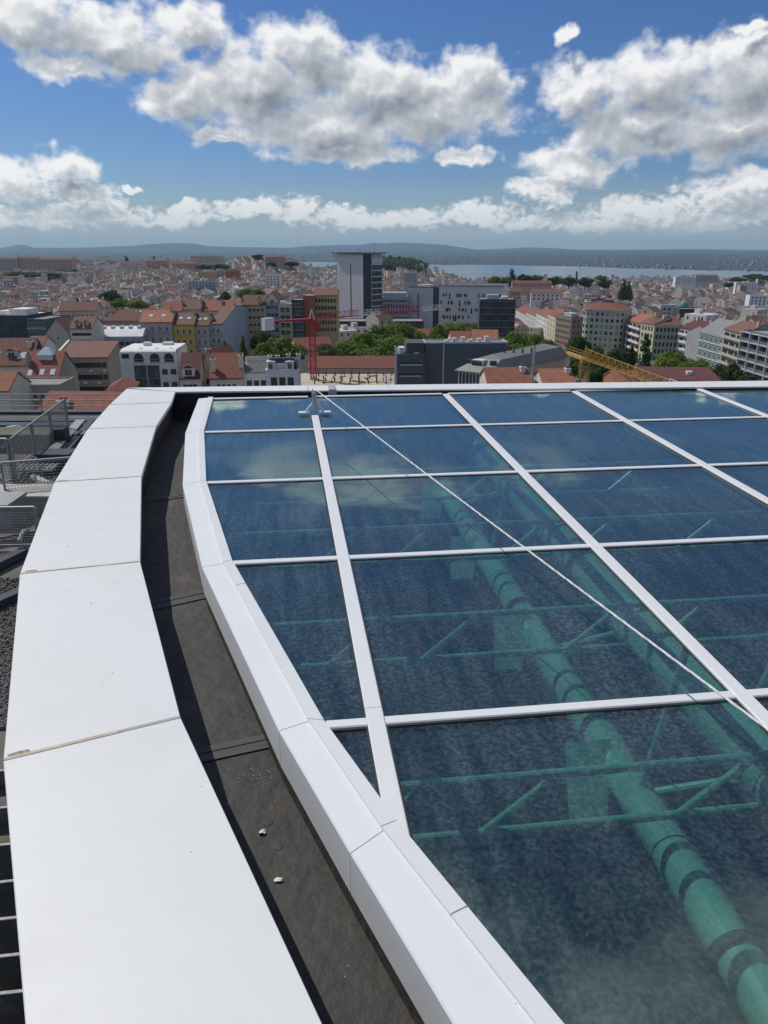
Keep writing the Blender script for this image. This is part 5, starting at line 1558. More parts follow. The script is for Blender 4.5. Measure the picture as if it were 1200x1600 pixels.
TREES = [  # u, v(top), D, width, height, leaf, kind, label
    (546, 529, 250, 17, 13, 3, 'round', 'bright green broad tree, lowest left of the big central group'),
    (574, 519, 258, 19, 16, 3, 'round', 'bright green tree just right of the lowest one in the central group'),
    (600, 508, 275, 21, 18, 0, 'round', 'tall green tree in the middle of the central group'),
    (628, 499, 300, 21, 20, 0, 'round', 'green tree at the upper right of the central group'),
    (616, 520, 262, 15, 15, 3, 'round', 'green tree in front of the middle of the central group'),
    (588, 541, 240, 16, 11, 0, 'round', 'low green tree at the foot of the central group'),
    (510, 535, 236, 8, 8, 2, 'round', 'small olive-coloured tree right of the crane mast'),
    (416, 535, 245, 11, 11, 0, 'round', 'dark green tree left of the two by the white dormered house'),
    (441, 527, 250, 16, 13, 0, 'round', 'dark green tree right of the two by the white dormered house'),
    (412, 514, 300, 12, 12, 2, 'round', 'greyish tree under the long dark glass building'),
    (378, 521, 268, 3, 9, 0, 'cone', 'slim young tree in front of the blank grey side wall'),
    (352, 530, 266, 2.5, 7, 0, 'cone', 'thin sapling left of the slim young tree'),
    (690, 506, 340, 12, 12, 0, 'round', 'green tree, left of the row behind the blue-grey block'),
    (712, 500, 345, 19, 14, 3, 'round', 'green tree, middle of the row behind the blue-grey block'),
    (733, 503, 350, 13, 13, 0, 'round', 'green tree, right of the row behind the blue-grey block'),
    (690, 522, 300, 6, 7, 3, 'round', 'low bright shrub-like tree by the red hipped roof'),
    (782, 525, 270, 5, 7, 0, 'round', 'small green tree right of the red ridges'),
    (803, 519, 280, 15, 14, 3, 'round', 'bright green avenue tree nearest the dark glass cube'),
    (824, 537, 245, 10, 10, 3, 'round', 'bright green avenue tree behind the zinc roof'),
    (838, 520, 330, 12, 12, 0, 'round', 'green avenue tree below the far white houses'),
    (858, 528, 320, 11, 12, 0, 'round', 'dark avenue tree below the brown office'),
    (906, 521, 300, 10, 13, 1, 'round', 'dark green tree standing in front of the rounded block'),
    (868, 543, 240, 12, 12, 3, 'round', 'green avenue tree left of the yellow crane'),
    (888, 552, 225, 11, 11, 0, 'round', 'dark tree behind the yellow crane counter jib'),
    (866, 562, 215, 11, 11, 0, 'round', 'green tree low behind the zinc roof'),
    (930, 540, 270, 12, 12, 1, 'round', 'dark tree at the foot of the rounded block'),
    (958, 543, 265, 12, 12, 1, 'round', 'dark tree right of the foot of the rounded block'),
    (985, 540, 250, 6, 12, 1, 'round', 'near-black tree left of the tall conifer'),
    (1012, 515, 245, 5, 17, 1, 'cone', 'tall dark conifer in front of the green house'),
    (940, 565, 200, 9, 9, 1, 'round', 'dark bushy tree right of the crane mast'),
    (965, 575, 190, 8, 8, 1, 'round', 'dark low tree under the crane jib'),
    (1040, 548, 215, 11, 11, 3, 'round', 'fresh green tree, left of the clump before the green house'),
    (1062, 551, 212, 12, 11, 3, 'round', 'fresh green tree in the middle of the clump before the green house'),
    (1086, 560, 205, 12, 10, 0, 'round', 'fresh green tree right in the clump by the balcony bands'),
    (1110, 572, 195, 7, 7, 0, 'round', 'small green tree below the tiled house'),
    (1140, 566, 190, 9, 9, 1, 'round', 'dark green tree below the weathered beige house'),
    (1170, 583, 180, 6, 6, 1, 'round', 'low dark tree at the right edge above the coping'),
    # further off
    (10, 528, 220, 8, 9, 1, 'round', 'dark tree at the left edge behind the tiled house'), (30, 530, 222, 8, 8, 1, 'round', 'dark tree right of the one at the left edge'),
    (120, 463, 560, 7, 15, 1, 'cone', 'dark cypress among the left rooftops'), (172, 452, 640, 20, 14, 1, 'round', 'broad dark tree among the left rooftops'),
    (190, 466, 560, 18, 9, 0, 'round', 'low green tree below the broad dark one'), (215, 468, 555, 16, 9, 0, 'round', 'low green tree right of the broad dark one'), (138, 468, 560, 12, 9, 1, 'round', 'dark round tree beside the cypress'),
    (385, 449, 700, 22, 14, 0, 'round', 'green tree cluster crown above the ochre block'), (402, 451, 690, 18, 13, 0, 'round', 'second green crown above the ochre block'), (350, 455, 700, 16, 12, 1, 'round', 'dark crown above the orange roofs'),
    (197, 399, 1650, 14, 26, 1, 'cone', 'lone tall pine on the left skyline'), (402, 397, 1620, 32, 14, 1, 'round', 'umbrella-shaped dark tree on the middle hill'), (240, 400, 1640, 10, 16, 1, 'cone', 'dark spire-like tree on the left ridge'),
    (800, 418, 1040, 12, 22, 1, 'cone', 'araucaria-like tall tree above the wooded garden'),
    (775, 431, 1040, 24, 14, 0, 'round', 'green crown at the left of the wooded garden'), (790, 433, 1030, 22, 13, 0, 'round', 'second green crown of the wooded garden'), (820, 428, 1050, 24, 15, 1, 'round', 'dark crown in the middle of the wooded garden'),
    (838, 429, 1050, 22, 14, 0, 'round', 'green crown right of the middle of the wooded garden'), (868, 432, 1020, 22, 14, 1, 'round', 'dark crown by the tall chimney'), (890, 432, 1000, 22, 15, 1, 'round', 'dark crown right of the tall chimney'),
    (915, 433, 990, 24, 16, 1, 'round', 'dark crown among the upper right roofs'), (945, 436, 960, 20, 15, 1, 'round', 'dark crown left of the cypress pair'), (976, 434, 900, 9, 22, 1, 'cone', 'dark cypress, left of a pair among the right roofs'), (984, 437, 895, 8, 20, 1, 'cone', 'dark cypress, right of a pair among the right roofs'),
    (940, 430, 1300, 26, 12, 0, 'round', 'green crown on the right ridge line'), (1140, 441, 1500, 30, 12, 1, 'round', 'long dark tree belt crown on the right slope'), (1180, 428, 1900, 60, 16, 1, 'round', 'wooded top of the right hill'), (1155, 433, 1850, 50, 14, 1, 'round', 'lower wooded shoulder of the right hill'), (1200, 430, 1850, 50, 16, 1, 'round', 'wooded top at the right picture edge'),
    (320, 413, 1560, 40, 14, 1, 'round', 'dark tree band crown below the middle skyline, left'), (345, 412, 1570, 40, 15, 1, 'round', 'dark tree band crown below the middle skyline, right'), (455, 408, 1650, 34, 14, 1, 'round', 'dark crown on the right slope of the middle hill'), (425, 409, 1600, 26, 12, 1, 'round', 'dark crown below the hilltop church'),
    (65, 425, 1350, 60, 12, 1, 'round', 'dark hedge-like trees below the left ridge blocks'), (30, 424, 1350, 60, 12, 1, 'round', 'dark trees at the far left below the ridge blocks'), (115, 420, 1400, 24, 14, 1, 'round', 'dark tree at the gap in the left ridge'),
    (740, 447, 800, 10, 9, 1, 'round', 'dark little tree behind the punched office block')]
for (u, v, D, w, hh, lf, kd, lab) in TREES:
    grp = 'central tree group' if 'central group' in lab else ('avenue trees' if 'avenue' in lab else ('wooded garden' if 'garden' in lab else None))
    tree(u, v, D, w, hh, lf, lab, grp, kd)
# the wooded castle hill: one mass of trees
rr = random.Random(31)
m = MB()
for k in range(420):
    u = rr.uniform(588, 700)
    x = pix(u, 400, 2350).x + rr.uniform(-10, 10)
    y = rr.uniform(2180, 2420)
    z = terrain(x, y)
    if z < -14 + rr.uniform(-6, 6): continue
    s_ = rr.uniform(7, 13)
    for q in range(26):
        d = Vector((rr.gauss(0, 1), rr.gauss(0, 1), rr.gauss(0, .8))).normalized() * s_ * rr.uniform(.6, 1)
        p = Vector((x, y, z + s_ * .9)) + d
        e = Vector((rr.gauss(0, 1), rr.gauss(0, 1), rr.gauss(0, .6))).normalized() * s_ * .36
        g = e.orthogonal().normalized() * s_ * .30
        m.face([tuple(p - e), tuple(p - g), tuple(p + e), tuple(p + g)])
tag(m.build('hill_wood', LM[1]), 'dark wooded hilltop right behind the grey tower', 'wood', kind='stuff')

# ------------------------------------------------------------------ cranes
MT['crane_red'] = mat('red_crane_paint', (.42, .025, .03), .5, .15, 1.0)
MT['crane_white'] = mat('white_crane_paint', (.66, .66, .64), .5, .1, 1.0)
MT['crane_yellow'] = mat('yellow_crane_paint', (.46, .28, .05), .5, .2, 1.0)
def lattice(m, a, b, w, hh, step, r=.06, mi=0, tri=False, rc=None, taper=1.0):
    """lattice beam from a to b; w wide, hh high (triangular with one top chord if tri)"""
    a, b = Vector(a), Vector(b)
    d = b - a; L_ = d.length; d.normalize()
    up = Vector((0, 0, 1)) if abs(d.z) < .9 else Vector((0, 1, 0))
    s_ = d.cross(up).normalized(); t_ = s_.cross(d).normalized()
    rc = rc or r * 1.6
    n = max(1, round(L_ / step))
    def nodes(i):
        p = a + d * (L_ * i / n)
        k = 1 + (taper - 1) * i / n
        if tri: return [p - s_ * w / 2, p + s_ * w / 2, p + t_ * hh * k]
        return [p - s_ * w / 2 - t_ * hh / 2, p + s_ * w / 2 - t_ * hh / 2, p + s_ * w / 2 + t_ * hh / 2, p - s_ * w / 2 + t_ * hh / 2]
    for i in range(n):
        A, B = nodes(i), nodes(i + 1)
        k = len(A)
        for j in range(k):
            m.tube(A[j], B[j], rc, mi, 4, caps=False)
            m.tube(A[j], A[(j + 1) % k], r, mi, 4, caps=False)
            if i % 2: m.tube(A[j], B[(j + 1) % k], r, mi, 4, caps=False)
            else: m.tube(A[(j + 1) % k], B[j], r, mi, 4, caps=False)
    B = nodes(n)
    for j in range(len(B)): m.tube(B[j], B[(j + 1) % len(B)], r, mi, 4, caps=False)
# red tower crane
ct = pix(487.5, 504, 214)
base = Vector((ct.x, ct.y, zs - 1))
rc_ = tag(empty('red_tower_crane', Matrix.Translation(base)), 'red and white tower crane standing on the building site', 'crane')
TM = lambda p: Vector(p) - base
topz = ct.z - base.z
m = MB(); lattice(m, (0, 0, 0), (0, 0, topz), 1.5, 1.5, 1.5, .085, rc=.15); m.build('mast', MT['crane_red'], rc_)
m = MB(); m.box(-.9, .9, -.9, .9, topz + .01, topz + .9); m.box(.95, 2.3, -1.5, -.2, topz - 1.6, topz + .4); m.build('slewing_unit', MT['crane_red'], rc_)
tip = TM(pix(688, 485, 242)); cw = TM(pix(416, 505, 204))
j0 = Vector((0, 0, topz + .9))
tip.z = j0.z + .4; cw.z = j0.z + .2
dj = tip - j0
nseg = 6
for k in range(nseg):
    m = MB(); lattice(m, j0 + dj * (k / nseg + .002), j0 + dj * ((k + 1) / nseg - .002), 1.1, 1.5, 1.45, .06, tri=True, rc=.10)
    m.build('jib_section', MT['crane_red'] if k in (0, 1, 3) else MT['crane_white'], rc_) if k not in (4,) else m.build('jib_section', MT['crane_red'], rc_)
m = MB()
dc = (cw - j0)
m.bar(j0 + dc * .02, j0 + dc, 1.2, .5); m.tube(j0 + dc * .05 + Vector((0, 0, 1)), j0 + dc + Vector((0, 0, .9)), .04, n=4)
m.build('counter_jib', MT['crane_red'], rc_)
m = MB()
e_ = dc.normalized(); sd = Vector((-e_.y, e_.x, 0))
c0 = j0 + dc * .97
m.bar(c0 - e_ * 1.5 + Vector((0, 0, -.6)), c0 + e_ * 1.4 + Vector((0, 0, -.6)), 1.6, 3.1)
m.build('counterweight', MT['crane_white'], rc_)
m = MB()
ap = j0 + Vector((0, 0, 2.6))
for sx in (-.7, .7):
    for sy in (-.7, .7): m.tube(j0 + Vector((sx, sy, 0)), ap, .1, n=5)
m.build('tower_head', MT['crane_white'], rc_)
m = MB(); hp = j0 + dj * .28
m.tube(hp, hp - Vector((0, 0, 6)), .035, n=4); m.box(hp.x - .3, hp.x + .3, hp.y - .2, hp.y + .2, hp.z - 6.6, hp.z - 6); m.build('hook', MT['crane_red'], rc_)
# yellow crane
yt = pix(914, 566, 158)
yb = Vector((yt.x, yt.y, terrain(yt.x, yt.y)))
yc = tag(empty('yellow_tower_crane', Matrix.Translation(yb)), 'yellow lattice crane with its jib reaching towards the white roof', 'crane')
TY = lambda p: Vector(p) - yb
hz0 = yt.z - yb.z
m = MB(); lattice(m, (0, 0, 0), (0, 0, hz0), 1.6, 1.6, 1.7, .07, rc=.13); m.build('mast', MT['crane_yellow'], yc)
m = MB(); m.box(-.8, .8, -.8, .8, hz0 + .01, hz0 + .7); m.build('slewing_unit', MT['crane_yellow'], yc)
jz = hz0 + .7
je = TY(pix(1046, 597, 128)); je.z = jz - .6
ja = Vector((0, 0, jz))
m = MB(); lattice(m, ja, je, 1.4, 2.0, 1.25, .045, tri=True, rc=.075, taper=.6); m.build('jib', MT['crane_yellow'], yc)
m = MB(); lattice(m, je, je + (je - ja) * .28, 1.4, 1.4, 1.25, .05, tri=True, rc=.08, taper=.8); m.build('jib_tip', MT['crane_white'], yc)
ce = TY(pix(884, 548, 168)); ce.z = jz + .1
m = MB(); m.bar(ja + Vector((0, 0, -.1)), ce + Vector((0, 0, -.1)), 1.7, .3)
dd = ce - ja; sdv = Vector((-dd.y, dd.x, 0)).normalized() * .8
for s_ in (-1, 1):
    m.tube(ja + sdv * s_ + Vector((0, 0, 1.1)), ce + sdv * s_ + Vector((0, 0, 1.1)), .05, n=4); m.tube(ja + sdv * s_ + Vector((0, 0, .6)), ce + sdv * s_ + Vector((0, 0, .6)), .04, n=4)
    for k in range(6): m.tube(ja + dd * k / 5 + sdv * s_, ja + dd * k / 5 + sdv * s_ + Vector((0, 0, 1.1)), .04, n=4)
m.build('counter_jib', MT['crane_yellow'], yc)
m = MB(); m.bar(ce - dd * .12 + Vector((0, 0, -1.6)), ce + dd * .10 + Vector((0, 0, -1.6)), 1.3, 2.7); m.build('counterweight', MT['crane_white'], yc)
m = MB()
for sx in (-.6, .6): m.tube((sx, 0, jz), (0, 0, jz + 2.7), .08, n=5); m.tube((0, sx, jz), (0, 0, jz + 2.7), .08, n=5)
m.build('tower_head', MT['crane_yellow'], yc)
# thin factory chimney on the garden hill
p = pix(901.5, 424, 1050)
m = MB(); m.tube((0, 0, -26), (0, 0, 0), 1.5, n=10, r2=1.1); tag(m.build('factory_chimney', WM['dark'], mw=Matrix.Translation(p)), 'thin dark chimney standing among the garden trees', 'chimney')

# ------------------------------------------------------------------ the rest of the city: row houses on the slopes
CITY = mat('house_paint', (.5, .5, .5), .9, .14, .25, attr=True)
WALLC = [(.60, .57, .52), (.56, .51, .44), (.50, .46, .42), (.62, .60, .58), (.50, .43, .36), (.54, .49, .37), (.42, .40, .37), (.60, .55, .43), (.52, .42, .34), (.44, .45, .45)]
WNAME = ['off-white', 'cream', 'greyish', 'white', 'pinkish', 'sandy', 'grey', 'pale yellow', 'salmon', 'cool grey']
ROOFC = [(.175, .082, .06), (.20, .10, .07), (.145, .082, .064), (.12, .076, .062), (.155, .068, .052), (.26, .25, .235), (.42, .41, .39)]
RNAME = ['red tiled roof', 'orange tiled roof', 'brown tiled roof', 'dark tiled roof', 'deep red roof', 'grey flat roof', 'pale flat roof']
WINC = (.055, .055, .06)
def blocked(x, y, u):
    if u < 70: dm = 330
    elif u < 250: dm = 345
    elif u < 400: dm = 372
    elif u < 530: dm = 385
    elif u < 640: dm = 515
    elif u < 810: dm = 540
    elif u < 910: dm = 640
    elif u < 1000: dm = 470
    else: dm = 400 - (u - 1000) * .4
    return y < dm
rr = random.Random(77)
houses = []
ang0 = radians(24)
def city_rows():
    out = []
    c = 46
    n = 75
    for i in range(-n, n):
        for j in range(0, 78):
            gx = i * c; gy = 250 + j * c * .88
            an = .35 * sin(gx * .0021 + 1) + .45 * sin(gy * .0016 + gx * .0008)
            x = gx + 30 * sin(gy * .006) + rr.uniform(-5, 5); y = gy + 26 * sin(gx * .007) + rr.uniform(-5, 5)
            if y < 240 or y > 3250: continue
            u = 600 + F * x / (y * CP + 50 * SP)
            if not -60 < u < 1260: continue
            if blocked(x, y, u): continue
            z = terrain(x, y)
            if z < -76: continue
            if y > 2150 and 600 < u < 690 and z > -16: continue      # the wood
            if 1000 < y < 1180 and 740 < u < 905 and rr.random() < .75: continue     # the garden
            if rr.random() < .05: continue
            out.append((x, y, an + (pi / 2 if rr.random() < .35 else 0)))
    return out
for (x, y, an) in city_rows():
    dx, dy = cos(an), sin(an)
    base_h = rr.uniform(8, 15)
    hc = rr.randrange(len(WALLC))
    for side in (-1, 1):
        s0 = -21
        while s0 < 17:
            w_ = rr.uniform(7, 14); dep = rr.uniform(9, 13)
            if rr.random() < .06: s0 += w_; continue
            cx = x + dx * (s0 + w_ / 2) - dy * side * 10.5
            cy = y + dy * (s0 + w_ / 2) + dx * side * 10.5
            hh = base_h + rr.uniform(-2.5, 3) + (8 if rr.random() < .035 else 0)
            wi = rr.randrange(len(WALLC)) if rr.random() < .75 else hc
            ri = rr.choices(range(7), (4, 3, 4, 4, 3, 2.6, 2.2))[0]
            houses.append((cx, cy, an, w_, dep, hh, wi, ri, rr.random(), rr.random()))
            s0 += w_ + .02
def house_geo(m, h, X0, Y0, Z0, detail, local=False):
    cx, cy, an, w_, dep, hh, wi, ri, r1, r2 = h
    dx, dy = cos(an), sin(an)
    z0 = terrain(cx, cy) - 3 - Z0
    z1 = z0 + 3 + hh
    def P_(a, b, z): return (cx + dx * a - dy * b - X0, cy + dy * a + dx * b - Y0, z)
    wc = tuple(min(.8, c * (.88 + .46 * r1)) for c in WALLC[wi]); rc = tuple(c * (.62 + .75 * r2) for c in ROOFC[ri])
    if cy > 700:
        g_ = sum(rc) / 3; rc = tuple(c * .85 + g_ * .15 for c in rc)
    a, b = w_ / 2, dep / 2
    bt = [P_(-a, -b, z0), P_(a, -b, z0), P_(a, b, z0), P_(-a, b, z0)]
    tp = [P_(-a, -b, z1), P_(a, -b, z1), P_(a, b, z1), P_(-a, b, z1)]
    walls = MB(); roof = MB(); win = MB()
    walls.quadstrip(bt, tp, 0, True, wc)
    rh = dep * .25
    if ri < 5:
        o_ = .35
        e = [P_(-a, -b - o_, z1 - .1), P_(a, -b - o_, z1 - .1), P_(a, b + o_, z1 - .1), P_(-a, b + o_, z1 - .1)]
        r0, r3 = P_(-a, 0, z1 + rh), P_(a, 0, z1 + rh)
        roof.face([e[0], e[1], r3, r0], 0, rc); roof.face([e[2], e[3], r0, r3], 0, rc)
        walls.face([tp[1], tp[2], r3], 0, wc); walls.face([tp[3], tp[0], r0], 0, wc)
        if detail and r1 > .35:
            k = (r2 - .5) * w_ * .8
            q = [P_(k - .5, -.6, 0), P_(k + .5, -.6, 0), P_(k + .5, .6, 0), P_(k - .5, .6, 0)]
            walls.prism([(p[0], p[1], z1 + rh - 1) for p in q], [(p[0], p[1], z1 + rh + 1.5) for p in q], 0, None, True, wc)
        if detail and r2 > .6:
            k = (r1 - .5) * w_ * .7; t0 = .35; t1 = .62
            zA, zB = z1 + rh * t0 + .12, z1 + rh * t1 + .12
            for sg in (-1, 1):
                win.face([P_(k - .7, sg * b * (1 - t0), zA), P_(k + .7, sg * b * (1 - t0), zA), P_(k + .7, sg * b * (1 - t1), zB), P_(k - .7, sg * b * (1 - t1), zB)][::sg * -1 or 1], 0, (.55, .57, .58))
    else:
        roof.face(tp, 0, rc)
        for (p0, p1) in zip(tp, tp[1:] + tp[:1]):
            pass
        if r1 > .3:
            k = (r2 - .5) * w_ * .5
            q = [P_(k - 1.4, -1.5, 0), P_(k + 1.4, -1.5, 0), P_(k + 1.4, 1.5, 0), P_(k - 1.4, 1.5, 0)]
            walls.prism([(p[0], p[1], z1) for p in q], [(p[0], p[1], z1 + 2.2) for p in q], 0, None, True, (.60, .59, .56))
    if detail:
        nf = max(1, min(4, int(hh / 3.1)))
        nc = max(2, int(w_ / 2.9))
        for (L_, face) in ((w_, 'F'), (w_, 'B'), (dep, 'L'), (dep, 'R')):
            if face in 'LR' and r2 < .45: continue
            # only faces that can be seen from the roof
            n_ = {'F': (dy, -dx), 'B': (-dy, dx), 'L': (-dx, -dy), 'R': (dx, dy)}[face]
            if n_[0] * cx + n_[1] * cy > 0: continue
            nn = nc if face in 'FB' else max(1, nc - 1)
            for f_ in range(nf):
                zc = z1 - 1.8 - f_ * 3.05
                for c in range(nn):
                    t = -L_ / 2 + L_ * (c + .5) / nn
                    o = .03
                    if face == 'F': q = [P_(t - .5, -b - o, zc - .8), P_(t + .5, -b - o, zc - .8), P_(t + .5, -b - o, zc + .8), P_(t - .5, -b - o, zc + .8)]
                    elif face == 'B': q = [P_(t + .5, b + o, zc - .8), P_(t - .5, b + o, zc - .8), P_(t - .5, b + o, zc + .8), P_(t + .5, b + o, zc + .8)]
                    elif face == 'R': q = [P_(a + o, t - .5, zc - .8), P_(a + o, t + .5, zc - .8), P_(a + o, t + .5, zc + .8), P_(a + o, t - .5, zc + .8)]
                    else: q = [P_(-a - o, t + .5, zc - .8), P_(-a - o, t - .5, zc - .8), P_(-a - o, t - .5, zc + .8), P_(-a - o, t + .5, zc + .8)]
                    win.face(q, 0, WINC if (c * 7 + f_ * 3 + wi) % 5 else (.35, .34, .32))
    return walls, roof, win
def show(h):
    cx, cy, an, w_, dep, hh = h[:6]
    u = 600 + F * cx / (cy * CP + 50 * SP)
    return (w_ * hh / cy ** 2) if -5 < u < 1205 else 0
# which houses are seen at all from the roof: nearest house wins in each picture column and row
houses.sort(key=lambda h: h[1])
hor = {}
vis = []
for h in houses:
    cx, cy, an, w_, dep, hh = h[:6]
    zc = cy * CP - (terrain(cx, cy) + hh - CAM.z) * SP
    u = 600 + F * cx / zc
    top = terrain(cx, cy) + hh + dep * .25
    vtop = 800 - F * ((top - CAM.z) * CP + cy * SP) / zc if False else 800 + F * (-(cy * SP + (top - CAM.z) * CP)) / zc
    hw = F * w_ * .6 / zc
    a, b_ = int((u - hw) / 4), int((u + hw) / 4)
    seen = any(hor.get(k, 9999) > vtop + .8 for k in range(a, b_ + 1))
    for k in range(a, b_ + 1): hor[k] = min(hor.get(k, 9999), vtop)
    if seen: vis.append(h)
vis.sort(key=lambda h: -show(h))
near, rest = vis[:300], vis[300:]
def where(u, y):
    if u < 270: a = 'behind the concrete office block' if y < 480 else 'on the left rooftops'
    elif u < 420: a = 'above the yellow apartment house' if y < 560 else 'below the middle hill'
    elif u < 600: a = 'beside the brick-orange block' if y < 600 else 'left of the grey tower'
    elif u < 800: a = 'behind the punched office block'
    elif u < 910: a = 'above the far avenue houses'
    elif u < 1010: a = 'behind the rounded corner block'
    elif u < 1100: a = 'behind the dull green house'
    else: a = 'behind the weathered beige house'
    return a
_cnt = {}
def band(y): return 'near' if y < 480 else ('mid-distance' if y < 700 else 'distant')
for h in near:
    cx, cy, an, w_, dep, hh, wi, ri = h[:8]
    z0 = terrain(cx, cy)
    u = 600 + F * cx / (cy * CP + 50 * SP)
    wl, rf, wn = house_geo(None, h, cx, cy, z0, True)
    root = empty('row_house', Matrix.Translation((cx, cy, z0)))
    size = 'tall ' if hh > 16 else ('low ' if hh < 9 else ('narrow ' if w_ < 9 else ('wide ' if w_ > 12.2 else '')))
    turn = 'gable-fronted ' if abs(sin(an)) > .7 and ri < 5 else ''
    tag(root, '%s %s%s%s house with %s %s' % (band(cy), size, turn, WNAME[wi], RNAME[ri], where(u, cy)), 'house', 'row houses of the old town')
    wl.build('wall', CITY, root)
    rf.build('roof', CITY, root)
    if wn.f: tag(wn.build('windows', CITY, root), kind='stuff')
    _cnt.setdefault(root['label'], []).append((u, root))
for lab, rs in _cnt.items():                # alike neighbours told apart by their order in the view
    if len(rs) > 1:
        rs.sort(key=lambda q: q[0])
        for k, (u, o) in enumerate(rs):
            o['label'] = ({0: 'leftmost ', len(rs) - 1: 'rightmost '}.get(k, 'middle ')) + lab
big = MB()
for h in rest:
    for q in house_geo(None, h, 0, 0, 0, h[1] < 1500):
        o_ = len(big.v)
        big.v.extend(q.v); big.f.extend(tuple(i + o_ for i in f) for f in q.f); big.m.extend(q.m); big.c.extend(q.c)
tag(big.build('distant_houses', CITY), 'dense mass of small far-off houses with red roofs covering the hills', 'houses', kind='stuff')
# larger blocks that stand out far off
for (lab, u0, v, D, u1, wl, rf, rows) in [
    ('long pinkish apartment slab on the left ridge, far left', -10, 405, 1480, 26, 'greypink', 'brown', 6), ('cream apartment slab on the left ridge', 26, 404, 1485, 58, 'beige', 'brown', 6), ('pink and cream slab right end of the left ridge', 58, 406, 1480, 112, 'pink', 'brown', 6),
    ('white palace-like block on the left ridge', 187, 411, 1560, 222, 'offwhite', 'brown', 4), ('pale convent with small towers on the left ridge', 228, 408, 1580, 262, 'beige', 'red', 4), ('long low reddish building on the ridge', 268, 412, 1560, 308, 'pink', 'red', 3),
    ('long cream slab on the skyline left of the hilltop church', 297, 400, 1600, 350, 'cream', 'felt', 4), ('pink hilltop church building on the middle hill', 414, 402, 1640, 445, 'pink', 'brown', 3),
    ('yellow slab half way up the middle hill', 309, 425, 1200, 338, 'ochre', 'felt', 4), ('grey-white slab half way up the middle hill', 338, 423, 1200, 352, 'grey', 'felt', 5), ('red-brown slab half way up the middle hill', 352, 424, 1200, 374, 'brick', 'felt', 5),
    ('pale blue-white long block below the middle hill', 293, 440, 1000, 337, 'bluegrey', 'felt', 3), ('tall white block below the hilltop church', 414, 430, 1050, 438, 'white', 'felt', 6),
    ('pale block among roofs between the two grey towers', 632, 427, 1300, 652, 'grey', 'felt', 4), ('white broad block among the far right roofs', 1056, 433, 1500, 1088, 'white', 'felt', 4), ('long grey-white block near the right skyline', 1088, 432, 1550, 1122, 'grey', 'brown', 3),
    ('white modern block on the right slope', 1150, 442, 1250, 1185, 'white', 'felt', 3), ('pink block on the right slope', 1157, 446, 1150, 1168, 'pink', 'felt', 4), ('white stepped block at the right edge', 1172, 462, 850, 1200, 'white', 'felt', 3), ('grey blank gable block behind the green house', 1033, 478, 560, 1060, 'bluegrey', 'felt', 2), ('dark glazed rooftop block behind the balcony bands', 1062, 484, 520, 1096, 'dark', 'felt', 2),
    ('long red-roofed garden palace among trees', 800, 443, 1000, 862, 'pink', 'red', 1), ('white house with hipped roof left of the garden', 830, 458, 780, 876, 'white', 'brown', 2), ('pinkish gabled house behind the dark glass cube', 796, 456, 760, 815, 'pink', 'brown', 2)]:
    b = Bld('hillside_block', lab, u0, v, D, u1, R.uniform(-14, 8), depth=14, wall=wl, group='larger blocks on the far slopes')
    if rf == 'felt': b.flat('felt', .6)
    else: b.gable(3.2, rf, .4)
    b.wins('F', max(3, int(b.W / 4.2)), rows, 1.6, 1.7, 2.2, 3.2, 1, 1, 'd', sill=False)
b = Bld('domed_block', 'block with a green copper dome behind the balcony bands', 1064, 482, 540, 1080, 0, depth=10, wall='offwhite')
b.flat('felt', .4)
MT['copper'] = mat('green_copper', (.10, .24, .19), .7, .2, .5)
b.part('dome', MT['copper'], lambda m: [m.quadstrip([(b.W / 2 + 3.4 * cos(t) * f0, 5 + 3.4 * sin(t) * f0, b.h + z0_) for t in [2 * pi * k / 12 for k in range(12)]], [(b.W / 2 + 3.4 * cos(t) * f1, 5 + 3.4 * sin(t) * f1, b.h + z1_) for t in [2 * pi * k / 12 for k in range(12)]]) for (f0, z0_, f1, z1_) in ((1, 0.1, 1, 1.5), (1, 1.5, .8, 3.2), (.8, 3.2, .45, 4.4), (.45, 4.4, .05, 5.2))], b.root)
# streets between the near blocks
m = MB()
for (xa, xb, ya, yb_, zz_) in [(82, 106, 190, 640, 0)]:
    n_ = 30
    for k in range(n_):
        y0, y1 = ya + (yb_ - ya) * k / n_, ya + (yb_ - ya) * (k + 1) / n_
        m.face([(xa, y0, terrain(xa, y0) + .5), (xb, y0, terrain(xb, y0) + .5), (xb, y1, terrain(xb, y1) + .5), (xa, y1, terrain(xa, y1) + .5)])
tag(m.build('avenue_road', MT['asphalt']), kind='structure')

# ------------------------------------------------------------------ the lower roof on the left, beyond the parapet
LZ = 45.8
MT.update(
    lroof=mat('lower_roof_concrete', (.15, .135, .115), .95, .4, .8, stain=(.05, .045, .04), stain_amt=.7, stain_scale=1.2),
    dkmetal=mat('dark_blue_metal', (.035, .045, .058), .5, .2, 1.0),
    galv=mat('galvanised_fence', (.30, .30, .285), .55, .15, 6, metal=.3),
    fin=mat('louvre_fin', (.10, .095, .085), .8, .4, 2, stain=(.30, .29, .27), stain_amt=.5, stain_scale=6),
    rim=mat('chalky_edge', (.42, .40, .37), .85, .3, 20),
    stone=mat('gravel_stone', (.13, .12, .11), .95, .5, 9, objvar=.2))
def lp(u, v, z=LZ):
    return pixz(u, v, z)
m = MB()
pg = [(-40, 6.5), (-1.0, 6.5), (-2.45, 8.1), (-9.9, 30), (-40, 30)]
m.prism([(x, y, LZ - .3) for x, y in pg], [(x, y, LZ) for x, y in pg])
lr = tag(m.build('lower_roof', MT['lroof']), kind='structure')
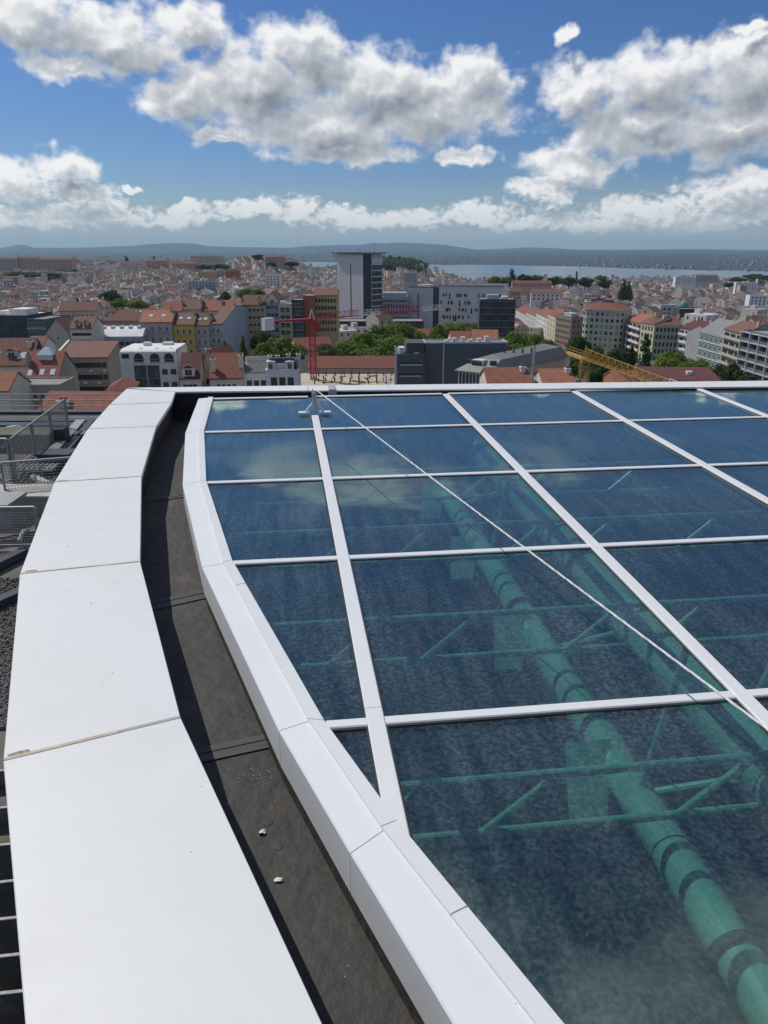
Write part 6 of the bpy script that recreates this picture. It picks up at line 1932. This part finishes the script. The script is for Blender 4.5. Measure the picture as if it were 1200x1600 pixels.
# dark edge profiles at the back of the lower roof
for k, (y, zz, hh, mt_) in enumerate([(29.6, LZ, .10, 'dkmetal'), (28.2, LZ, .06, 'dkmetal'), (26.6, LZ, .25, 'dkmetal'), (25.0, LZ, .3, 'lroof')]):
    m = MB(); m.box(-40, -.332 * y, y, y + .5, zz + .003, zz + hh)
    m.build('edge_profile', MT[mt_], lr)
# railing at the back edge
def railing(label, pts, z, h_, n_r, mt_='galv', step=2.6, r=.028):
    o = tag(empty('railing', Matrix.Translation(pts[0])), label, 'railing')
    B = Vector(pts[0])
    for k in range(n_r):
        zz = h_ * (k + 1) / n_r
        m = MB()
        for a, b in zip(pts, pts[1:]):
            m.tube(Vector(a) - B + Vector((0, 0, zz)), Vector(b) - B + Vector((0, 0, zz)), r, n=6)
        m.build('rail', MT[mt_], o)
    for a, b in zip(pts, pts[1:]):
        L_ = (Vector(b) - Vector(a)).length; n_ = max(1, round(L_ / step))
        for k in range(n_ + 1):
            p = Vector(a).lerp(Vector(b), k / n_) - B
            m = MB(); m.tube(p, p + Vector((0, 0, h_)), r * 1.1, n=6); m.build('post', MT[mt_], o)
    return o
y0 = 29.7
railing('white tubular railing along the back edge of the lower roof', [(-26, y0, LZ + .1), (-10.2, y0, LZ + .1)], 0, .68, 3, 'galv', 2.9, .022)
def fence(label, a, b, h_, cell=.075, z=LZ, mt_='galv'):
    a, b = Vector(a), Vector(b)
    o = tag(empty('mesh_fence', Matrix.Translation(a)), label, 'fence', 'wire mesh fences on the lower roof')
    d = (b - a); L_ = d.length; d.normalize()
    m = MB(); m.tube(Vector((0, 0, h_)), d * L_ + Vector((0, 0, h_)), .035, n=8); m.build('top_rail', MT[mt_], o, smooth=True)
    m = MB(); m.bar(Vector((0, 0, .12)), d * L_ + Vector((0, 0, .12)), .05, .06); m.build('bottom_rail', MT[mt_], o)
    n_ = max(1, round(L_ / 2.0))
    for k in range(n_ + 1):
        m = MB(); p = d * (L_ * k / n_); m.bar(p, p + Vector((0, 0, h_)), .09, .05, up=(d.x, d.y, 0)); m.build('post', MT[mt_], o)
    m = MB()
    k = 0
    while k * cell < L_:
        p = d * (k * cell); m.bar(p + Vector((0, 0, .14)), p + Vector((0, 0, h_ - .03)), .008, .008, up=(d.x, d.y, 0)); k += 1
    k = 0
    while .14 + k * cell < h_ - .03:
        m.bar(Vector((0, 0, .14 + k * cell)), d * L_ + Vector((0, 0, .14 + k * cell)), .008, .008); k += 1
    tag(m.build('wire_mesh', MT[mt_], o), kind='stuff')
    return o
f0, f1 = lp(27, 757), lp(108, 682)
fence('wire mesh fence running back along the lower roof towards the railing', f0, f1, 1.28)
fence('short wire mesh fence joining the long one at the left edge', lp(-60, 757), lp(22, 757), 1.28)
g0, g1 = lp(12, 800), lp(100, 793)
fence('wire mesh fence in the middle, its post at the left edge', lp(14, 800), lp(120, 790), 1.25)
fence('wire mesh fence nearest the parapet with fine mesh', lp(-60, 862), lp(64, 860), .98, .06)
# kerb running beside the long fence, walkway grating, ducts
m = MB()
q0, q1 = lp(60, 745), lp(128, 668)
m.bar(q0 + Vector((0, 0, .15)), q1 + Vector((0, 0, .15)), .32, .30); tag(m.build('roof_kerb', MT['galv']), 'pale metal kerb beside the long mesh fence', 'kerb')
m = MB()
m.bar(q0 + Vector((.35, .1, .12)), q1 + Vector((.35, .1, .12)), .22, .3); tag(m.build('dark_duct', MT['dkmetal']), 'dark blue metal duct along the pale kerb', 'duct')
gr = tag(empty('walkway_grating', Matrix.Translation(lp(40, 748))), 'pale bar grating on the walkway at the fence foot', 'grating')
B = lp(40, 748)
w0, w1 = lp(30, 752) - B, lp(62, 727) - B
dv = (w1 - w0); sdv = Vector((dv.y, -dv.x, 0)).normalized()
for k in range(9):
    t = k / 8
    m = MB(); a = w0 + sdv * (1.1 * t - .2); m.bar(a + Vector((0, 0, .3)), a + dv + Vector((0, 0, .3)), .03, .08); m.build('grating_bar', MT['rim'], gr)
for k in range(7):
    a = w0 + dv * (k / 6); m = MB(); m.bar(a - sdv * .2 + Vector((0, 0, .3)), a + sdv * .9 + Vector((0, 0, .3)), .03, .06); m.build('cross_rod', MT['rim'], gr)
for (pts, r_, lab) in [([(52, 746), (66, 752), (82, 760), (100, 762)], .10, 'bent pale pipe beside the walkway grating'), ([(20, 765), (50, 764), (86, 768)], .07, 'grey pipe on the floor behind the middle fence'), ([(30, 772), (58, 780), (80, 776)], .05, 'thin dark pipe on the floor behind the middle fence')]:
    P3 = [lp(u, v, LZ + .2) for u, v in pts]
    fine = []
    for a, b in zip(P3, P3[1:]):
        for t in (0, .25, .5, .75): fine.append(a.lerp(b, t))
    fine.append(P3[-1])
    m = MB(); m.path(fine, r_, n=10); tag(m.build('roof_pipe', MT['rim'] if r_ == .1 else MT['lroof'], smooth=True), lab, 'pipe')
for (u, v, sx, sy, sz, mt_, lab) in [(45, 800, 1.6, .9, .5, 'rim', 'dusty pale plinth behind the nearest mesh fence'), (-2, 828, 1.0, .9, .7, 'galv', 'grey metal box at the left edge behind the nearest fence'), (40, 700, 2.0, 1.0, .5, 'lroof', 'low concrete plinth inside the fenced area'), (92, 735, .9, .6, .5, 'dkmetal', 'dark metal box by the bent pipe')]:
    p = lp(u, v)
    m = MB(); m.box(-sx / 2, sx / 2, -sy / 2, sy / 2, .004, sz); m.box(-sx / 2 - .05, sx / 2 + .05, -sy / 2 - .05, sy / 2 + .05, sz + .002, sz + .07)
    tag(m.build('roof_plinth' if mt_ in ('rim', 'lroof') else 'metal_box', MT[mt_], mw=Matrix.Translation(p)), lab, 'plinth' if mt_ in ('rim', 'lroof') else 'box')
# sloped dark panels between the fence and the gravel, gravel bed
for (a, b, lab) in [((-20, 900), (40, 870), 'dark sloping metal sheet below the nearest fence'), ((-20, 960), (35, 935), 'dark metal channel across the gravel')]:
    m = MB(); m.bar(lp(*a) + Vector((0, 0, .12)), lp(*b) + Vector((0, 0, .12)), .22, .16); tag(m.build('metal_channel', MT['dkmetal']), lab, 'metal channel')
m = MB()
rr = random.Random(9)
for k in range(3800):
    u, v = rr.uniform(-30, 45), rr.uniform(905, 1140)
    p = lp(u, v, LZ + .01)
    s_ = rr.uniform(.02, .055)
    a0 = rr.uniform(0, 6.28)
    q = [(p.x + s_ * cos(a0 + t) * rr.uniform(.7, 1.2), p.y + s_ * sin(a0 + t) * rr.uniform(.7, 1.2), p.z) for t in (0, 1.6, 3.1, 4.7)]
    m.prism(q, [(p.x + (x - p.x) * .5, p.y + (y - p.y) * .5, p.z + s_ * .8) for x, y, z in q])
tag(m.build('gravel', MT['stone']), 'grey gravel bed on the lower roof by the parapet', 'gravel', kind='stuff')
# louvre fins in the shaft right below the parapet
m = MB(); m.box(-14, 2, -3, 6.45, LZ - 6, LZ - 5.7); tag(m.build('shaft_floor', MT['dkmetal']), kind='structure')
lv = tag(empty('louvre_grid', Matrix.Translation((0, 0, LZ - 1))), 'dark louvre fins with pale edges below the parapet at the lower left', 'louvres')
zt = LZ + .25
for k in range(11):
    v = 1205 + k * 58
    a, b = lp(-60, v + 6, zt), lp(120, v - 14, zt)
    dv = Vector((0, 0, -(LZ - 1)))
    m = MB(); m.bar(a + dv + Vector((0, 0, -.3)), b + dv + Vector((0, 0, -.3)), .04, .56); m.build('fin', MT['fin'], lv)
    m = MB(); m.bar(a + dv, b + dv, .03, .012); m.build('fin_edge', MT['rim'], lv)

# clutter of the plant area
rr = random.Random(21)
for (u0, v0, u1, v1, r_, mt_, lab) in [(2, 700, 60, 690, .06, 'rim', 'pale pipe crossing behind the long mesh fence'), (0, 672, 96, 668, .05, 'galv', 'thin grey pipe low along the plant area'), (88, 700, 130, 672, .05, 'dkmetal', 'dark hose lying beside the kerb'), (0, 745, 24, 770, .07, 'rim', 'short pale pipe stub at the left edge'), (30, 846, 62, 812, .05, 'galv', 'slanting brace behind the nearest mesh fence')]:
    a, b = lp(u0, v0, LZ + .15), lp(u1, v1, LZ + .15)
    m = MB(); m.path([a.lerp(b, t / 8) + Vector((0, 0, .1 * sin(t * .8))) for t in range(9)], r_, n=8)
    tag(m.build('roof_pipe', MT[mt_], smooth=True), lab, 'pipe')
for (u, v, w_, d_, h_, an, mt_, lab) in [(14, 690, 1.2, .7, .4, .3, 'lroof', 'weathered block left inside the fenced area'), (70, 690, 1.4, .4, .3, .5, 'rim', 'pale sill piece beside the fence posts'), (84, 778, 1.0, .5, .35, .2, 'lroof', 'grey-brown slab near the parapet edge'), (20, 842, 1.6, .8, .15, .6, 'lroof', 'weathered board leaning low behind the nearest fence'), (96, 700, .5, .5, .6, .1, 'dkmetal', 'small dark vent cowl by the kerb')]:
    m = MB(); m.box(-w_ / 2, w_ / 2, -d_ / 2, d_ / 2, .004, h_); m.box(-w_ * .42, w_ * .42, -d_ * .4, d_ * .4, h_ + .002, h_ + .05)
    tag(m.build('roof_block', MT[mt_], mw=Matrix.Translation(lp(u, v)) @ Matrix.Rotation(an, 4, 'Z')), lab, 'block')
